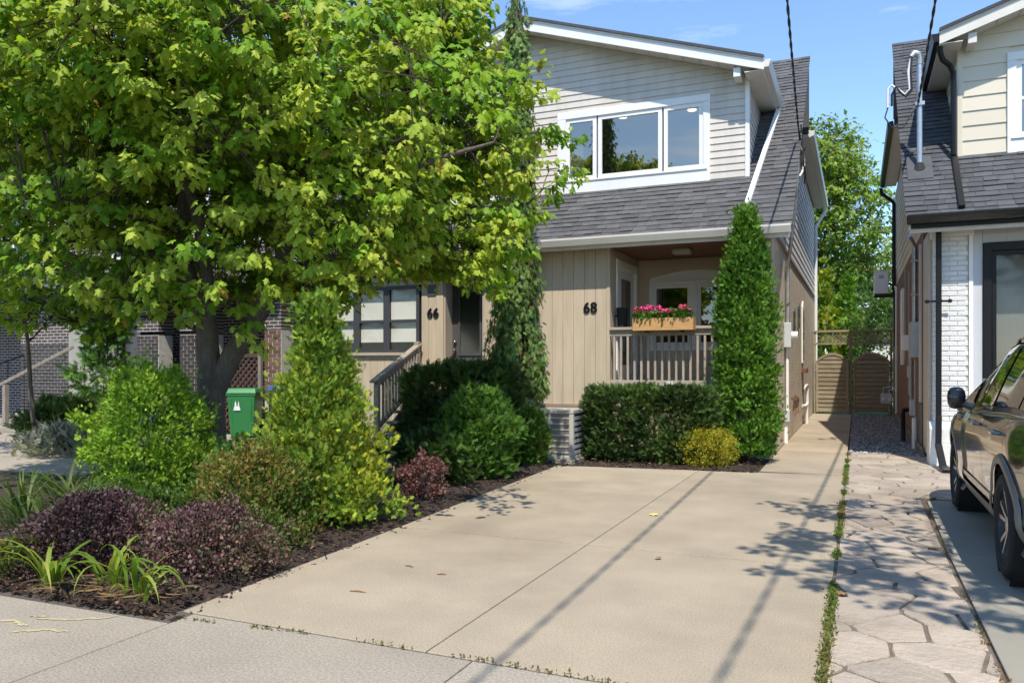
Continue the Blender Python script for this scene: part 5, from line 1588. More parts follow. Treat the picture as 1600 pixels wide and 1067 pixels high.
def leafy_tree(name, label, base, limbs, targets, shoot_n, leaf, cols, seed, droop=.75, shoot_len=.5, T=T_MAPLE, cat='tree', single=0, up=.25, spread=.10, young=None, boughs=70, mname='leaf', group=None):
    """trunk and limbs, boughs to every shoot, leaves in drooping pairs along the shoots"""
    rng = np.random.default_rng(seed)
    root = thing(name, label, cat, base, group)
    mb = MB(); nodes = []
    for pts, rad in limbs:
        P = []
        V_ = [Vector(q) for q in pts]
        m = len(V_); RR = []
        for i in range(m - 1):
            p0, p1, p2, p3 = V_[max(i - 1, 0)], V_[i], V_[i + 1], V_[min(i + 2, m - 1)]
            for k in range(5):
                t = k / 5
                P.append(.5 * ((2 * p1) + (p2 - p0) * t + (2 * p0 - 5 * p1 + 4 * p2 - p3) * t * t + (3 * p1 - p0 - 3 * p2 + p3) * t ** 3)); RR.append(rad[i] + (rad[i + 1] - rad[i]) * t)
        P.append(V_[-1]); RR.append(rad[-1])
        mb.tube(P, RR, 12)
        for q, r_ in zip(P, RR):
            if q.z > base[2] + 1.6: nodes.append((q, r_))
    mb.build('trunk', 'bark', root, smooth=True)
    tg = np.array(targets)
    # second-order boughs
    br = MB()
    sel = [int(rng.integers(len(tg)))]
    dist = np.linalg.norm(tg - tg[sel[0]], axis=1)
    for _ in range(min(boughs, len(tg)) - 1):
        i = int(np.argmax(dist)); sel.append(i); dist = np.minimum(dist, np.linalg.norm(tg - tg[i], axis=1))
    na = np.array([tuple(q) for q, _ in nodes]); nr_ = [r_ for _, r_ in nodes]
    n2 = []
    for i in sel:
        d = np.linalg.norm((na - tg[i]) * np.array([1, 1, 1.2]), axis=1) + np.maximum(0, na[:, 2] - tg[i][2] + .2) * 1.5
        j = int(np.argmin(d)); a = na[j]
        L = float(np.linalg.norm(tg[i] - a)); P = arc(a, tg[i], .05 * L + .03, 7)
        P = [p_ + Vector(rng.normal(0, .02 * min(L, 1), 3)) if 0 < k < 7 else p_ for k, p_ in enumerate(P)]
        r0 = min(nr_[j] * .7, .012 + .012 * L)
        br.tube(P, [r0 * (1 - .75 * k / 7) for k in range(8)], 6, cap=False)
        n2 += [tuple(p_) for p_ in P[2:]]
    n2 = np.array(n2 + [tuple(q) for q in na])
    pos = []; tip = []; nrm = []; siz = []; tone = []
    ax = np.array([base[0], base[1], 0])
    for i in range(len(tg)):
        p_ = tg[i]
        d = np.linalg.norm(n2 - p_, axis=1) + np.maximum(0, n2[:, 2] - p_[2]) * .6
        a = n2[int(np.argmin(d))]
        L = float(np.linalg.norm(p_ - a))
        if L > .05: br.tube(arc(a, p_, .06 * L, 3), [.008, .006, .005, .004], 4, cap=False)
        o_ = p_ - np.array([base[0], base[1], p_[2]])
        o_ = o_ / (np.linalg.norm(o_) + 1e-6) + rng.normal(0, .5, 3) * np.array([1, 1, .4]); o_[2] += up
        o_ /= np.linalg.norm(o_)
        sl_ = shoot_len * rng.uniform(.6, 1.3)
        e = p_ + o_ * sl_; e[2] -= .12 * sl_
        br.tube([p_, (p_ + e) / 2 + np.array([0, 0, .02]), e], [.005, .004, .002], 3, cap=False)
        m = max(3, int(shoot_n * rng.uniform(.7, 1.3)))
        s_ = rng.uniform(0, 1, m) ** .8
        q = p_[None] * (1 - s_[:, None]) + e[None] * s_[:, None]
        side = np.cross(o_, [0, 0, 1]); side /= (np.linalg.norm(side) + 1e-6)
        lat = side[None] * rng.choice([-1, 1], m)[:, None] * rng.uniform(.3, 1, m)[:, None] + o_[None] * rng.uniform(.1, .9, m)[:, None] + rng.normal(0, .3, (m, 3))
        q = q + lat * spread * rng.uniform(.3, 1, m)[:, None] + rng.normal(0, .03, (m, 3))
        tp = lat * .55 + np.array([0, 0, -droop]) + rng.normal(0, .25, (m, 3))
        nm_ = lat * .38 + np.array([.15, -.42, .85]) + rng.normal(0, .27, (m, 3))
        pos.append(q); tip.append(tp); nrm.append(nm_); siz.append(leaf * rng.uniform(.6, 1.25, m))
        tone.append(np.full(m, rng.normal(0, 1)) + .55 * s_)
    pos = np.concatenate(pos); tip = np.concatenate(tip); nrm = np.concatenate(nrm); siz = np.concatenate(siz); tone = np.concatenate(tone)
    br.build('branch', 'twig_bark', root)
    col = palette(rng, pos, cols, 1.6, seed + 3, .15)
    if young is not None:                                # fresh pale shoots here and there
        w = (1 / (1 + np.exp(-3 * (tone - .45 + .5 * wob(pos, 1.3, seed + 8)))))[:, None]
        w = w * rng.uniform(.55, 1, (len(pos), 1))
        col = col * (1 - w) + np.array(young) * w
        rr_ = rng.uniform(0, 1, len(pos)) > .994
        col[rr_] = np.array((.34, .20, .04))
    big = np.zeros(len(pos), bool)
    if single:
        dcam = np.linalg.norm(pos - np.array([0, 0, 1.5]), axis=1)
        s_, c_ = math.sin(R(YAW)), math.cos(R(YAW))
        dep = -s_ * pos[:, 0] + c_ * pos[:, 1]
        u = (c_ * pos[:, 0] + s_ * pos[:, 1]) / dep; v = (pos[:, 2] - 1.5) / dep
        dcam[(np.abs(u) > .64) | (v > .45)] = 1e9
        idx = np.argsort(dcam)[:single]; big[idx] = True
    off = np.array(base)
    cr = leaves_mesh('crown', T, pos[~big] - off, tip[~big], nrm[~big], siz[~big], col[~big], mname)
    co = link(bpy.data.objects.new('crown', cr), root); tag(co, kind='stuff')
    if single:
        var_ = []
        for c_ in (cols[0], cols[1], cols[-1], young or cols[-1]):
            z = np.zeros((1, 3))
            var_.append(leaves_mesh('leaf', T, z, np.array([[0, 1., 0]]), np.array([[0, 0, 1.]]), np.ones(1), np.array([c_]), mname))
        vc = np.array([cols[0], cols[1], cols[-1], young or cols[-1]])
        for i in np.where(big)[0]:
            k = int(np.argmin(np.linalg.norm(vc - col[i], axis=1)))
            t = Vector(tip[i]).normalized(); nv = Vector(nrm[i]); nv = (nv - t * nv.dot(t)).normalized(); xv = t.cross(nv)
            M = Matrix(((xv.x, t.x, nv.x), (xv.y, t.y, nv.y), (xv.z, t.z, nv.z)))
            lo = inst('leaf', var_[k], co, pos[i], None, [float(siz[i])] * 3)
            lo.location = Vector(pos[i]) - Vector(base)
            lo.rotation_euler = M.to_euler()
    return root

# ---- the maple
rt = np.random.default_rng(42)
C0 = np.array([-7.2, 7.2, 4.6]); RAD = np.array([4.2, 3.1, 2.75])
tg = []
while len(tg) < 3000:
    d = rt.normal(size=3); d /= np.linalg.norm(d)
    r_ = rt.uniform(0, 1) ** .42
    q = C0 + d * r_ * RAD * (1 + .16 * float(wob((C0 + d * 3)[None], 1.7, 6)[0]))
    if q[2] < 2.08 + .22 * float(wob(q[None], 2.2, 12)[0]): continue
    if q[2] < 2.75 and q[1] < 5.2: continue
    sy = q[1] + .55 * (q[2] - 1.2)
    if sy < 6.55 + .3 * float(wob(q[None], 1.5, 15)[0]) and rt.uniform() < .96: continue
    if q[0] > (-.50 if q[1] < 6.8 else -.56) * q[1] + .15 * float(wob(q[None], 2.5, 16)[0]): continue
    if q[0] > -4.5 and q[1] < 7.9 and rt.uniform() < .85: continue
    if q[0] > -4.9 and q[1] < 6.6 and rt.uniform() < .6: continue
    if q[2] < 2.7 and np.hypot(q[0] + 6.98, q[1] - 7.12) < .35: continue
    tg.append(q)
for q in [(-3.45, 8.75, 3.72), (-3.75, 8.6, 3.85), (-3.6, 8.7, 4.3), (-3.9, 8.5, 4.7), (-4.0, 8.4, 5.0), (-3.9, 8.5, 3.2), (-4.1, 8.4, 2.9), (-4.15, 8.4, 2.55), (-4.3, 8.3, 2.45), (-4.0, 8.5, 4.1)]:
    for k in range(4): tg.append(np.array(q) * np.array([1.06, 1.06, 1.03]) + rt.normal(0, .13, 3))
for q in [(-3.5, 5.8, 3.9), (-3.2, 6.2, 3.6), (-3.0, 5.9, 3.9), (-3.9, 5.4, 3.9), (-3.7, 5.0, 4.2)]:
    for k in range(3): tg.append(np.array(q) + rt.normal(0, .16, 3))
for k in range(460):
    q = np.array([0, rt.uniform(8.7, 9.8), rt.uniform(2.72, 6.5)]); q[0] = -q[1] * rt.uniform(.475 + .03 * max(0, q[2] - 4.6), .66)
    tg.append(q)
leafy_tree('maple_tree', 'large maple with bright green leaves spreading over the left half of the garden', (-6.98, 7.12, 0),
           [([(-6.98, 7.12, -.1), (-6.98, 7.12, .35), (-6.99, 7.1, .9), (-7.0, 7.1, 1.35)], [.19, .155, .145, .165]),
            ([(-7.0, 7.1, 1.2), (-7.04, 7.08, 1.7), (-7.06, 7.06, 2.1), (-7.28, 6.98, 2.65), (-7.3, 7.0, 3.5), (-7.0, 7.1, 5.1), (-6.9, 7.2, 7.0)], [.14, .13, .115, .10, .085, .06, .02]),
            ([(-6.97, 7.12, 1.2), (-6.75, 7.2, 1.65), (-6.5, 7.3, 2.05), (-6.2, 7.4, 2.75), (-5.85, 7.6, 4.3), (-5.7, 7.65, 5.5), (-5.6, 7.7, 7.2)], [.13, .12, .105, .09, .07, .05, .02]),
            ([(-7.06, 7.06, 2.0), (-6.98, 7.0, 2.6), (-6.9, 6.7, 3.4), (-6.7, 6.0, 4.6), (-6.4, 5.2, 5.6)], [.09, .075, .06, .045, .02]),
            ([(-7.25, 7.0, 2.6), (-7.8, 7.0, 3.2), (-8.7, 6.9, 3.9), (-9.8, 6.8, 4.7)], [.08, .065, .045, .02]),
            ([(-6.2, 7.4, 2.75), (-5.6, 7.6, 3.3), (-4.8, 8.0, 3.8), (-3.9, 8.35, 4.1)], [.07, .055, .04, .015]),
            ([(-5.85, 7.6, 4.3), (-5.2, 7.9, 5.0), (-4.5, 8.2, 5.5)], [.05, .035, .015]),
            ([(-7.3, 7.0, 3.4), (-7.8, 8.0, 4.4), (-8.2, 9.0, 5.4)], [.07, .045, .015]),
            ([(-7.1, 7.0, 4.2), (-7.9, 6.2, 5.0), (-8.6, 5.4, 5.6)], [.06, .04, .015])],
           tg, 24, .100, [(.105, .23, .014), (.175, .33, .02), (.255, .41, .03)], 5, single=300, young=(.50, .57, .075), droop=.62, spread=.13)

# ---- weeping evergreen between the two doors
def weeping(name, label, base, h, seed):
    rng = np.random.default_rng(seed)
    root = thing(name, label, 'tree', base)
    bx, by, bz = base
    mb = MB().tube([(bx, by, -.1), (bx + .03, by, 1.5), (bx - .04, by, 3.5), (bx + .02, by, 5.5), (bx, by, h)], [.10, .085, .065, .045, .012], 10)
    mb.build('trunk', 'bark', root, smooth=True)
    br = MB(); pos = []; tip = []; nrm = []
    for k in range(430):
        z = rng.uniform(.9, h); t = z / h
        a = rng.uniform(0, 6.283)
        R_ = (.08 + .34 * (1 - t)) * rng.uniform(.5, 1.2) * (1.2 if z < 2.2 else 1)
        if z > 3.4 and rng.uniform() < .55: continue
        if z < 1.6: R_ *= 1.15
        L = rng.uniform(.5, 1.15)
        p0 = np.array([bx, by, z]); p1 = p0 + np.array([math.cos(a) * R_, math.sin(a) * R_, .02]); p2 = p1 + np.array([math.cos(a) * .1, math.sin(a) * .1, -L])
        if p2[2] < .95: p2[2] = .95 + rng.uniform(0, .2)
        br.tube([p0, p1, p2], [.012, .009, .003], 4, cap=False)
        m = int(38 * L + 14)
        s_ = rng.uniform(0, 1, m)
        q = p1[None] * (1 - s_[:, None]) + p2[None] * s_[:, None] + rng.normal(0, .045, (m, 3))
        pos.append(q); tip.append(np.array([0, 0, -1.0]) + rng.normal(0, .33, (m, 3)) + np.array([math.cos(a), math.sin(a), 0]) * .25); nrm.append(np.array([math.cos(a), math.sin(a), .2]) + rng.normal(0, .6, (m, 3)))
    br.build('branch', 'twig_bark', root)
    pos = np.concatenate(pos); tip = np.concatenate(tip); nrm = np.concatenate(nrm)
    col = palette(rng, pos, [(.09, .17, .045), (.14, .24, .06), (.20, .28, .07), (.12, .20, .055)], 5, seed)
    w = rng.uniform(0, 1, len(pos)) > .965
    col[w] = (.24, .13, .04)
    me = leaves_mesh('crown', T_FROND, pos - np.array(base), tip, nrm, rng.uniform(.07, .13, len(pos)), col, 'leaf_conifer')
    tag(link(bpy.data.objects.new('crown', me), root), kind='stuff')
weeping('weeping_evergreen', 'slender weeping evergreen hanging in front of the facade between the doors', (-5.12, 11.85, 0), 7.6, 9)

# ---- far trees behind the gate and beyond
def cloud(c_, rad, n, seed, low=-1.0):
    rr = np.random.default_rng(seed); out = []
    while len(out) < n:
        d = rr.normal(size=3); d /= np.linalg.norm(d); q = np.array(c_) + d * (rr.uniform(0, 1) ** .4) * np.array(rad) * (1 + .22 * float(wob((d * 3)[None], 1.4, seed)[0]))
        if q[2] > c_[2] + low * rad[2]: out.append(q)
    return out
def far_tree(label, x, y, h, rx, rz, n, leaf, cols, seed, zc=None, group='trees behind the houses', shoot=14, young=None):
    zc = zc or h - rz
    leafy_tree('leafy_tree', label, (x, y, 0), [([(x, y, -.1), (x + .1, y, zc * .5), (x, y, zc), (x + .1, y, zc + rz * .45)], [.25, .2, .13, .03]),
                                                ([(x, y, zc * .55), (x + rx * .4, y - .2, zc), (x + rx * .7, y - .3, zc + rz * .3)], [.12, .08, .02]),
                                                ([(x, y, zc * .5), (x - rx * .4, y - .2, zc), (x - rx * .7, y + .3, zc + rz * .3)], [.12, .08, .02])],
               cloud((x, y, zc), (rx, rx, rz), n, seed), shoot, leaf, cols, seed, T=T_OVAL, shoot_len=.8, spread=.25, droop=.35, boughs=40, group=group, young=young)
far_tree('tall loose-crowned tree rising behind the gate between the houses', -2.0, 38, 13.4, 2.8, 4.8, 1500, .25, [(.08, .17, .022), (.13, .24, .03), (.18, .30, .038)], 31, zc=8.6, young=(.28, .36, .05))
far_tree('lower yellow-green tree behind the gate at the right', 1.3, 44, 8.1, 2.4, 2.6, 480, .21, [(.13, .20, .025), (.22, .28, .035)], 32, young=(.38, .38, .05))
far_tree('dark tree low behind the tall loose-crowned tree', -1.8, 42, 8.0, 3.0, 3.5, 420, .28, [(.04, .10, .018), (.065, .145, .025)], 33)
far_tree('round tree in the yard just behind the heat pump', 1.2, 34.5, 5.2, 1.6, 2.2, 240, .17, [(.05, .11, .02), (.09, .17, .03)], 34)
# street trees out of frame: one by the right kerb shading the drive, three across the road
tg = cloud((3.75, 4.0, 6.0), (2.9, 3.3, 1.9), 330, 77, low=-.85)
for c_ in ((.75, 4.1, 5.3), (.95, 5.7, 5.4), (1.3, 3.3, 5.2)):
    for k in range(11): tg.append(np.array(c_) + rt.normal(0, .2, 3) * np.array([1, 1, .6]))
leafy_tree('maple_tree', 'street maple outside the frame shading the right-hand driveway', (4.6, 1.2, 0),
           [([(4.6, 1.2, -.1), (4.6, 1.25, 1.6), (4.4, 1.5, 3.2), (4.0, 2.2, 4.6), (3.4, 3.4, 6.0)], [.22, .17, .14, .10, .03]), ([(4.45, 1.45, 2.9), (5.2, 2.4, 4.6), (5.2, 3.6, 5.8)], [.10, .07, .02]), ([(4.2, 1.9, 4.0), (3.0, 2.5, 5.0), (1.8, 3.8, 5.8)], [.09, .06, .02])],
           tg, 17, .13, [(.045, .115, .012), (.075, .165, .018), (.115, .215, .022)], 78)
for i, (x, y, h) in enumerate(((-16, -17, 12.4), (-10.3, -16.5, 11.6), (-6.4, -17, 11.9), (2, -18, 11), (9, -17, 11.5))):
    far_tree(['broad tree across the road, far left', 'tree across the road opposite the maple', 'tree across the road opposite the porch', 'tree across the road opposite the parked car', 'broad tree across the road, far right'][i],
             x, y, h, 2.4, 3.8, 170, .34, [(.04, .10, .015), (.07, .15, .02)], 90 + i, group='trees across the road', shoot=12)

# ================================================================== SHRUBS
def dome(r, k=.55, base=.75):
    """rounded profile: r at the middle, drawn in at the foot, closed at the top"""
    def f_(h):
        t = math.sqrt(max(0, 1 - max(0, (h - k) / (1 - k)) ** 2)) if h > k else base + (1 - base) * (h / k) ** .6
        return (r * max(t, .02), r * max(t, .02))
    return f_
def cone(r, tip=.05, pw=.8):
    return lambda h: (r * max(tip, (1 - h) ** pw * min(1, .72 + h * 2)),) * 2

GR = 'shrubs of the front garden'
shrub('rounded_shrub', 'bright lime-green rounded shrub in front of the maple trunk', (-6.92, 6.15, 0), 1.42, dome(.60, .5, .8), T_FROND, 27000, .048,
      [(.14, .27, .024), (.23, .38, .032), (.32, .47, .045), (.18, .32, .026)], 'leaf_conifer', 51, lump=.11, up=.4, group=GR, cf=6, tuft=.13, nt=170)
shrub('golden_conifer', 'tall conical yellow-green conifer at the edge of the driveway', (-4.68, 6.1, 0), 2.10, cone(.67, .08, .85), T_FROND, 29000, .062,
      [(.07, .16, .02), (.14, .25, .026), (.29, .36, .032), (.48, .47, .04)], 'leaf_conifer', 52, lump=.2, up=.6, group=GR, cat='conifer', cf=3.2, inner=.2, top=.02, tuft=.14, nt=190)
shrub('mixed_shrub', 'low green shrub with rusty leaves between maple and yellow-green conifer', (-4.80, 5.3, 0), .76, dome(.50, .5, .85), T_OVAL, 9500, .042,
      [(.04, .10, .018), (.08, .17, .025), (.20, .24, .05), (.30, .19, .06), (.06, .14, .025)], 'leaf', 53, lump=.14, group=GR, tuft=.1, nt=140)
shrub('leafy_shrub', 'fresh green shrub at the foot of the maple behind the mixed shrub', (-5.7, 6.3, 0), .66, dome(.42, .5, .85), T_FROND, 7000, .07,
      [(.05, .13, .018), (.09, .19, .03), (.12, .23, .05)], 'leaf', 54, lump=.2, group=GR, tuft=.13)
shrub('ground_cover', 'low green leafy cover between the near barberries and the lime-green shrub', (-5.55, 4.95, 0), .40, dome(.42, .3, .95), T_OVAL, 4200, .045, [(.06, .12, .025), (.11, .18, .035), (.17, .22, .06)], 'leaf', 81, lump=.25, group=GR, nt=70, tuft=.1, stems=5)
shrub('ground_cover', 'low green sprigs at the driveway edge between barberry and mixed shrub', (-4.38, 4.92, 0), .34, dome(.28, .3, .95), T_OVAL, 2600, .04, [(.07, .14, .025), (.13, .20, .04), (.24, .20, .07)], 'leaf', 82, lump=.25, group=GR, nt=50, tuft=.09, stems=5)
shrub('ground_cover', 'green leafy tuft below the left barberry by the sidewalk', (-5.45, 3.68, 0), .26, dome(.24, .3, .95), T_OVAL, 1900, .035, [(.09, .09, .03), (.14, .19, .04), (.22, .09, .07)], 'leaf', 83, lump=.25, group=GR, nt=40, tuft=.08, stems=4)
PUR = [(.045, .024, .026), (.085, .045, .048), (.13, .075, .075), (.20, .085, .085), (.085, .095, .035), (.10, .12, .04)]
shrub('barberry_bush', 'dark purple barberry nearest the sidewalk corner, left of the lilies', (-5.22, 4.12, 0), .51, dome(.43, .4, .92), T_ROUND, 16000, .025, PUR, 'leaf_dark', 55, lump=.26, group='purple barberry bushes', cf=4, tuft=.09, nt=170)
shrub('barberry_bush', 'dark purple barberry at the driveway edge beside the mixed shrub', (-4.36, 4.40, 0), .44, dome(.43, .4, .92), T_ROUND, 15000, .025, PUR, 'leaf_dark', 56, lump=.26, group='purple barberry bushes', cf=4, tuft=.09, nt=160)
shrub('barberry_bush', 'small pinkish barberry right of the yellow-green conifer', (-4.45, 7.7, 0), .46, dome(.25, .5, .7), T_ROUND, 1900, .036, [(.07, .03, .03), (.16, .08, .07), (.30, .12, .11), (.10, .10, .04)], 'leaf_dark', 57, lump=.24, group='purple barberry bushes', tuft=.08, nt=45, fill=.1)
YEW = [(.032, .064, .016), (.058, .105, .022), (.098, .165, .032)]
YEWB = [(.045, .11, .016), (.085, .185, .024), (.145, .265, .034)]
shrub('yew_bush', 'rounded green yew standing in the middle of the driveway bed', (-4.62, 9.45, 0), 1.10, dome(.47, .5, .75), T_YEW, 8500, .08, YEWB, 'leaf_conifer', 58, lump=.13, up=.45, group='yew bushes', tuft=.12, nt=130)
shrub('yew_bush', 'small rounded yew beside the air conditioner', (-4.52, 11.0, 0), .80, dome(.25, .5, .55), T_YEW, 4200, .072, YEWB + [(.18, .22, .05)], 'leaf_conifer', 59, lump=.10, up=.5, group='yew bushes', tuft=.09, nt=80)
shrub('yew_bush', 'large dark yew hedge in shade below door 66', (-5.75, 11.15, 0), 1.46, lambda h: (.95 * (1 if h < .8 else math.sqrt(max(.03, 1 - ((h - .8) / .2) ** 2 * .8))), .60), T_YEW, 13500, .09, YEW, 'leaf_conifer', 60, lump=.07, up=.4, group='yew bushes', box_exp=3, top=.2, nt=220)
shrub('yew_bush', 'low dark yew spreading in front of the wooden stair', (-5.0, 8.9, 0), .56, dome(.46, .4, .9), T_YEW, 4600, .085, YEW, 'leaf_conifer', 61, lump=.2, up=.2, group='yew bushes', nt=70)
shrub('clipped_hedge', 'clipped dark green boxy hedge below the porch railing', (-2.95, 12.2, 0), 1.12, lambda h: (.99 * (1 if h < .88 else .97 - (h - .88) * .5), .47), T_YEW, 20000, .072, YEW + [(.05, .12, .02)], 'leaf_conifer', 62, lump=.035, up=.35, top=.22, box_exp=6, stems=16, cat='hedge', inner=.6, tuft=.10, nt=420)
shrub('columnar_cedar', 'tall narrow green cedar at the corner of the porch', (-1.58, 12.62, 0), 3.90,
      lambda h: (.43 * (min(1, .86 + h * 1.2) * (1 if h < .5 else max(.05, 1 - ((h - .5) / .52) ** 1.9))),) * 2, T_FROND, 33000, .07,
      [(.055, .14, .014), (.09, .205, .018), (.14, .275, .024), (.075, .175, .016)], 'leaf_conifer', 63, lump=.07, up=.6, cat='conifer', inner=.5, cf=6, stems=4, stem_r=.04, top=.01, tuft=.12, nt=420)
shrub('golden_globe_shrub', 'small golden globe shrub at the foot of the columnar cedar', (-2.02, 11.85, 0), .56, dome(.38, .5, .7), T_OVAL, 8500, .028,
      [(.24, .25, .025), (.38, .36, .035), (.50, .45, .05), (.28, .30, .03)], 'leaf', 64, lump=.11, group=GR, tuft=.08, nt=120)
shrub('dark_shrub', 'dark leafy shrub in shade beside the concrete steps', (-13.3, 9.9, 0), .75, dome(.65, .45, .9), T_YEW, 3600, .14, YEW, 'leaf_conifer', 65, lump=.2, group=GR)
shrub('silver_plant', 'silvery felted plant on the paving at the left', (-12.2, 8.95, 0), .40, dome(.5, .3, .95), T_NARROW, 600, .2, [(.22, .23, .20), (.30, .31, .28), (.17, .19, .15)], 'leaf', 66, up=.45, stems=0, group=GR, cat='plant', lump=.2)
shrub('young_evergreen', 'young feathery evergreen in front of the dark brick house', (-14.4, 11.6, 0), 3.1, cone(.55, .15, .5), T_FROND, 2600, .17, [(.05, .13, .02), (.09, .19, .03), (.13, .24, .04)], 'leaf_conifer', 67, lump=.35, up=.4, z0=.6, group=GR, cat='conifer', fill=.1, nt=60, tuft=.2, top=0)
shrub('rear_cedar', 'left tall bright green cedar behind the gate', (-1.08, 30.6, 0), 4.85, lambda h: (.60 * max(.08, min(1, (1 - h) * 2.2)),) * 2, T_FROND, 4600, .19, [(.13, .25, .024), (.20, .33, .03), (.30, .38, .035), (.42, .40, .04)], 'leaf_conifer', 68, lump=.12, up=.65, cat='conifer', group='cedars behind the gate', top=.01, tuft=.2)
shrub('rear_cedar', 'right tall bright green cedar behind the gate', (-.33, 30.6, 0), 4.6, lambda h: (.42 * max(.08, min(1, (1 - h) * 3)),) * 2, T_FROND, 4200, .18, [(.11, .25, .024), (.17, .33, .03), (.24, .38, .036)], 'leaf_conifer', 69, lump=.10, up=.7, cat='conifer', group='cedars behind the gate', top=.01, tuft=.18)
shrub('rear_shrub', 'loose grey-green shrub above the right gate', (.85, 29.5, 0), 3.6, dome(1.0, .6, .8), T_OVAL, 4600, .13, [(.07, .14, .03), (.11, .19, .05), (.15, .22, .06)], 'leaf', 70, lump=.2, group='shrubs behind the gate', tuft=.25)
# small dark-leaved tree by the left steps
tg = cloud((-13.1, 8.9, 2.75), (1.6, 1.2, .75), 120, 71)
leafy_tree('small_maple', 'small dark-leaved maple in shade at the left edge', (-13.0, 9.2, 0), [([(-13.0, 9.2, -.1), (-13.12, 9.15, .9), (-13.0, 9.0, 1.9), (-13.1, 8.9, 3.0)], [.05, .04, .03, .012])], tg, 20, .13,
           [(.03, .06, .014), (.05, .09, .02), (.035, .07, .016)], 72, T=T_OVAL, droop=.4, boughs=24)

# ---- strap-leaved plants: every blade is a leaf of its own in the near clumps
def blade_mesh(seed, L, w, bend, cols):
    r_ = random.Random(seed); v = []; f_ = []; n = 8
    for i in range(n + 1):
        t = i / n
        ang = R(82) - bend * t ** 1.3
        if i == 0: x = z = 0.0
        else: x += L / n * math.cos(ang); z += L / n * math.sin(ang)
        ww = w * (1 - t ** 2.2) * (.6 + .4 * min(1, t * 4))
        v += [(x, -ww, z + ww * .35), (x, 0, z), (x, ww, z + ww * .35)]
        if i:
            b = 3 * i
            f_ += [(b - 3, b, b + 1, b - 2), (b - 2, b + 1, b + 2, b - 1)]
    me = bpy.data.meshes.new('leaf'); me.from_pydata(v, [], f_)
    at = me.color_attributes.new('Col', 'FLOAT_COLOR', 'POINT')
    c_ = r_.choice(cols); k = r_.uniform(.75, 1.25)
    at.data.foreach_set('color', [q for _ in v for q in (c_[0] * k, c_[1] * k, c_[2] * k, 1)])
    me.materials.append(MATS['leaf']); me.polygons.foreach_set('use_smooth', [True] * len(me.polygons))
    return me
LILY = [(.17, .27, .03), (.24, .33, .04), (.11, .20, .025), (.30, .33, .07)]
BL = [blade_mesh(i, .42 + .05 * (i % 4), .011 + .003 * (i % 3), 1.7 + .35 * (i % 4), LILY) for i in range(14)]
GRS = [(.05, .10, .025), (.08, .14, .03), (.11, .17, .04), (.15, .19, .06)]
BG = [blade_mesh(50 + i, .42 + .06 * (i % 4), .007 + .002 * (i % 3), 1.2 + .35 * (i % 4), GRS) for i in range(14)]
def clump(name, label, x, y, n, meshes, seed, s=(.7, 1.3), rad=.08, group='strap-leaved clumps'):
    r_ = random.Random(seed); c_ = thing(name, label, 'plant', (x, y, 0), group)
    for k in range(n):
        a = r_.uniform(0, 6.283); q = r_.uniform(0, rad)
        inst('leaf', meshes[r_.randrange(len(meshes))], c_, (x + math.cos(a) * q, y + math.sin(a) * q, .02), (r_.uniform(-.15, .15), r_.uniform(-.2, .2), a + r_.uniform(-.5, .5)), [r_.uniform(*s)] * 3)
clump('day_lily', 'arching pale green day lily at the sidewalk corner of the bed', -4.25, 3.66, 13, BL, 1)
clump('day_lily', 'arching pale green day lily between the two near barberries', -4.62, 3.78, 15, BL, 2, rad=.12)
clump('day_lily', 'arching pale green day lily below the left barberry', -4.98, 3.60, 16, BL, 3, (.8, 1.4), rad=.1)
clump('day_lily', 'short day lily tuft at the bed tip near the yellow marks', -4.08, 3.58, 7, BL, 4, (.5, .9), rad=.04)
clump('grass_clump', 'dry grassy clump behind and between the near barberries', -4.95, 4.55, 34, BG, 5, (.8, 1.3), rad=.16)
spots = [(-6.35, 4.95, 'dark grassy clump left of the left barberry'), (-6.8, 5.25, 'dark grassy clump beside the lime-green shrub'), (-6.9, 4.75, 'dark grassy clump low at the left edge'), (-7.5, 5.6, 'dark grassy clump at the left edge behind the others'),
         (-6.2, 4.45, 'pale grassy clump at the left edge above the barberry'), (-7.7, 6.3, 'tall dark grassy clump nearest the left paving')]
for i, (x, y, lb) in enumerate(spots):
    clump('grass_clump', lb, x, y, 46, BG, 20 + i, (1.0, 1.7), rad=.22)

# dry strap leaves lying on the mulch
DRY = [blade_mesh(80 + i, .26 + .05 * (i % 3), .006, 2.2, [(.34, .20, .09), (.42, .27, .13)]) for i in range(5)]
dc = thing('dry_leaves', 'dry orange strap leaves lying on the mulch below the day lilies', 'leaves', (-4.4, 3.6, 0))
rd = random.Random(4)
for k in range(34):
    inst('leaf', DRY[k % 5], dc, (rd.uniform(-5.0, -4.0), rd.uniform(3.45, 3.75), .055), (R(86) * rd.choice((-1, 1)), 0, rd.uniform(0, 6.28)), [rd.uniform(.5, 1)] * 3)
# ---- weeds in the joints
def weeds(name, label, line, n, seed, wid, size, cols):
    rng = np.random.default_rng(seed); t = rng.uniform(0, 1, n); L = np.array(line, float)
    dens = wob(np.stack([t * 34, t * 0, t * 0], 1), 2.2, seed)
    t = t[dens > -.2]; n = len(t)
    seg = t * (len(L) - 1); i = np.minimum(seg.astype(int), len(L) - 2); f_ = (seg - i)[:, None]
    p = L[i] * (1 - f_) + L[i + 1] * f_
    p = np.concatenate([p + rng.normal(0, wid, (n, 2)), np.full((n, 1), .0) + rng.uniform(0, .012, (n, 1))], 1)
    col = palette(rng, p, cols, 3, seed)
    me = leaves_mesh(name, T_OVAL, p, rng.normal(0, .6, (n, 3)) + np.array([0, 0, .55]), rng.normal(0, .5, (n, 3)) + np.array([0, 0, 1]), size * rng.uniform(.5, 1.4, n), col, 'leaf')
    tag(link(bpy.data.objects.new(name, me)), label, 'weeds', kind='stuff')
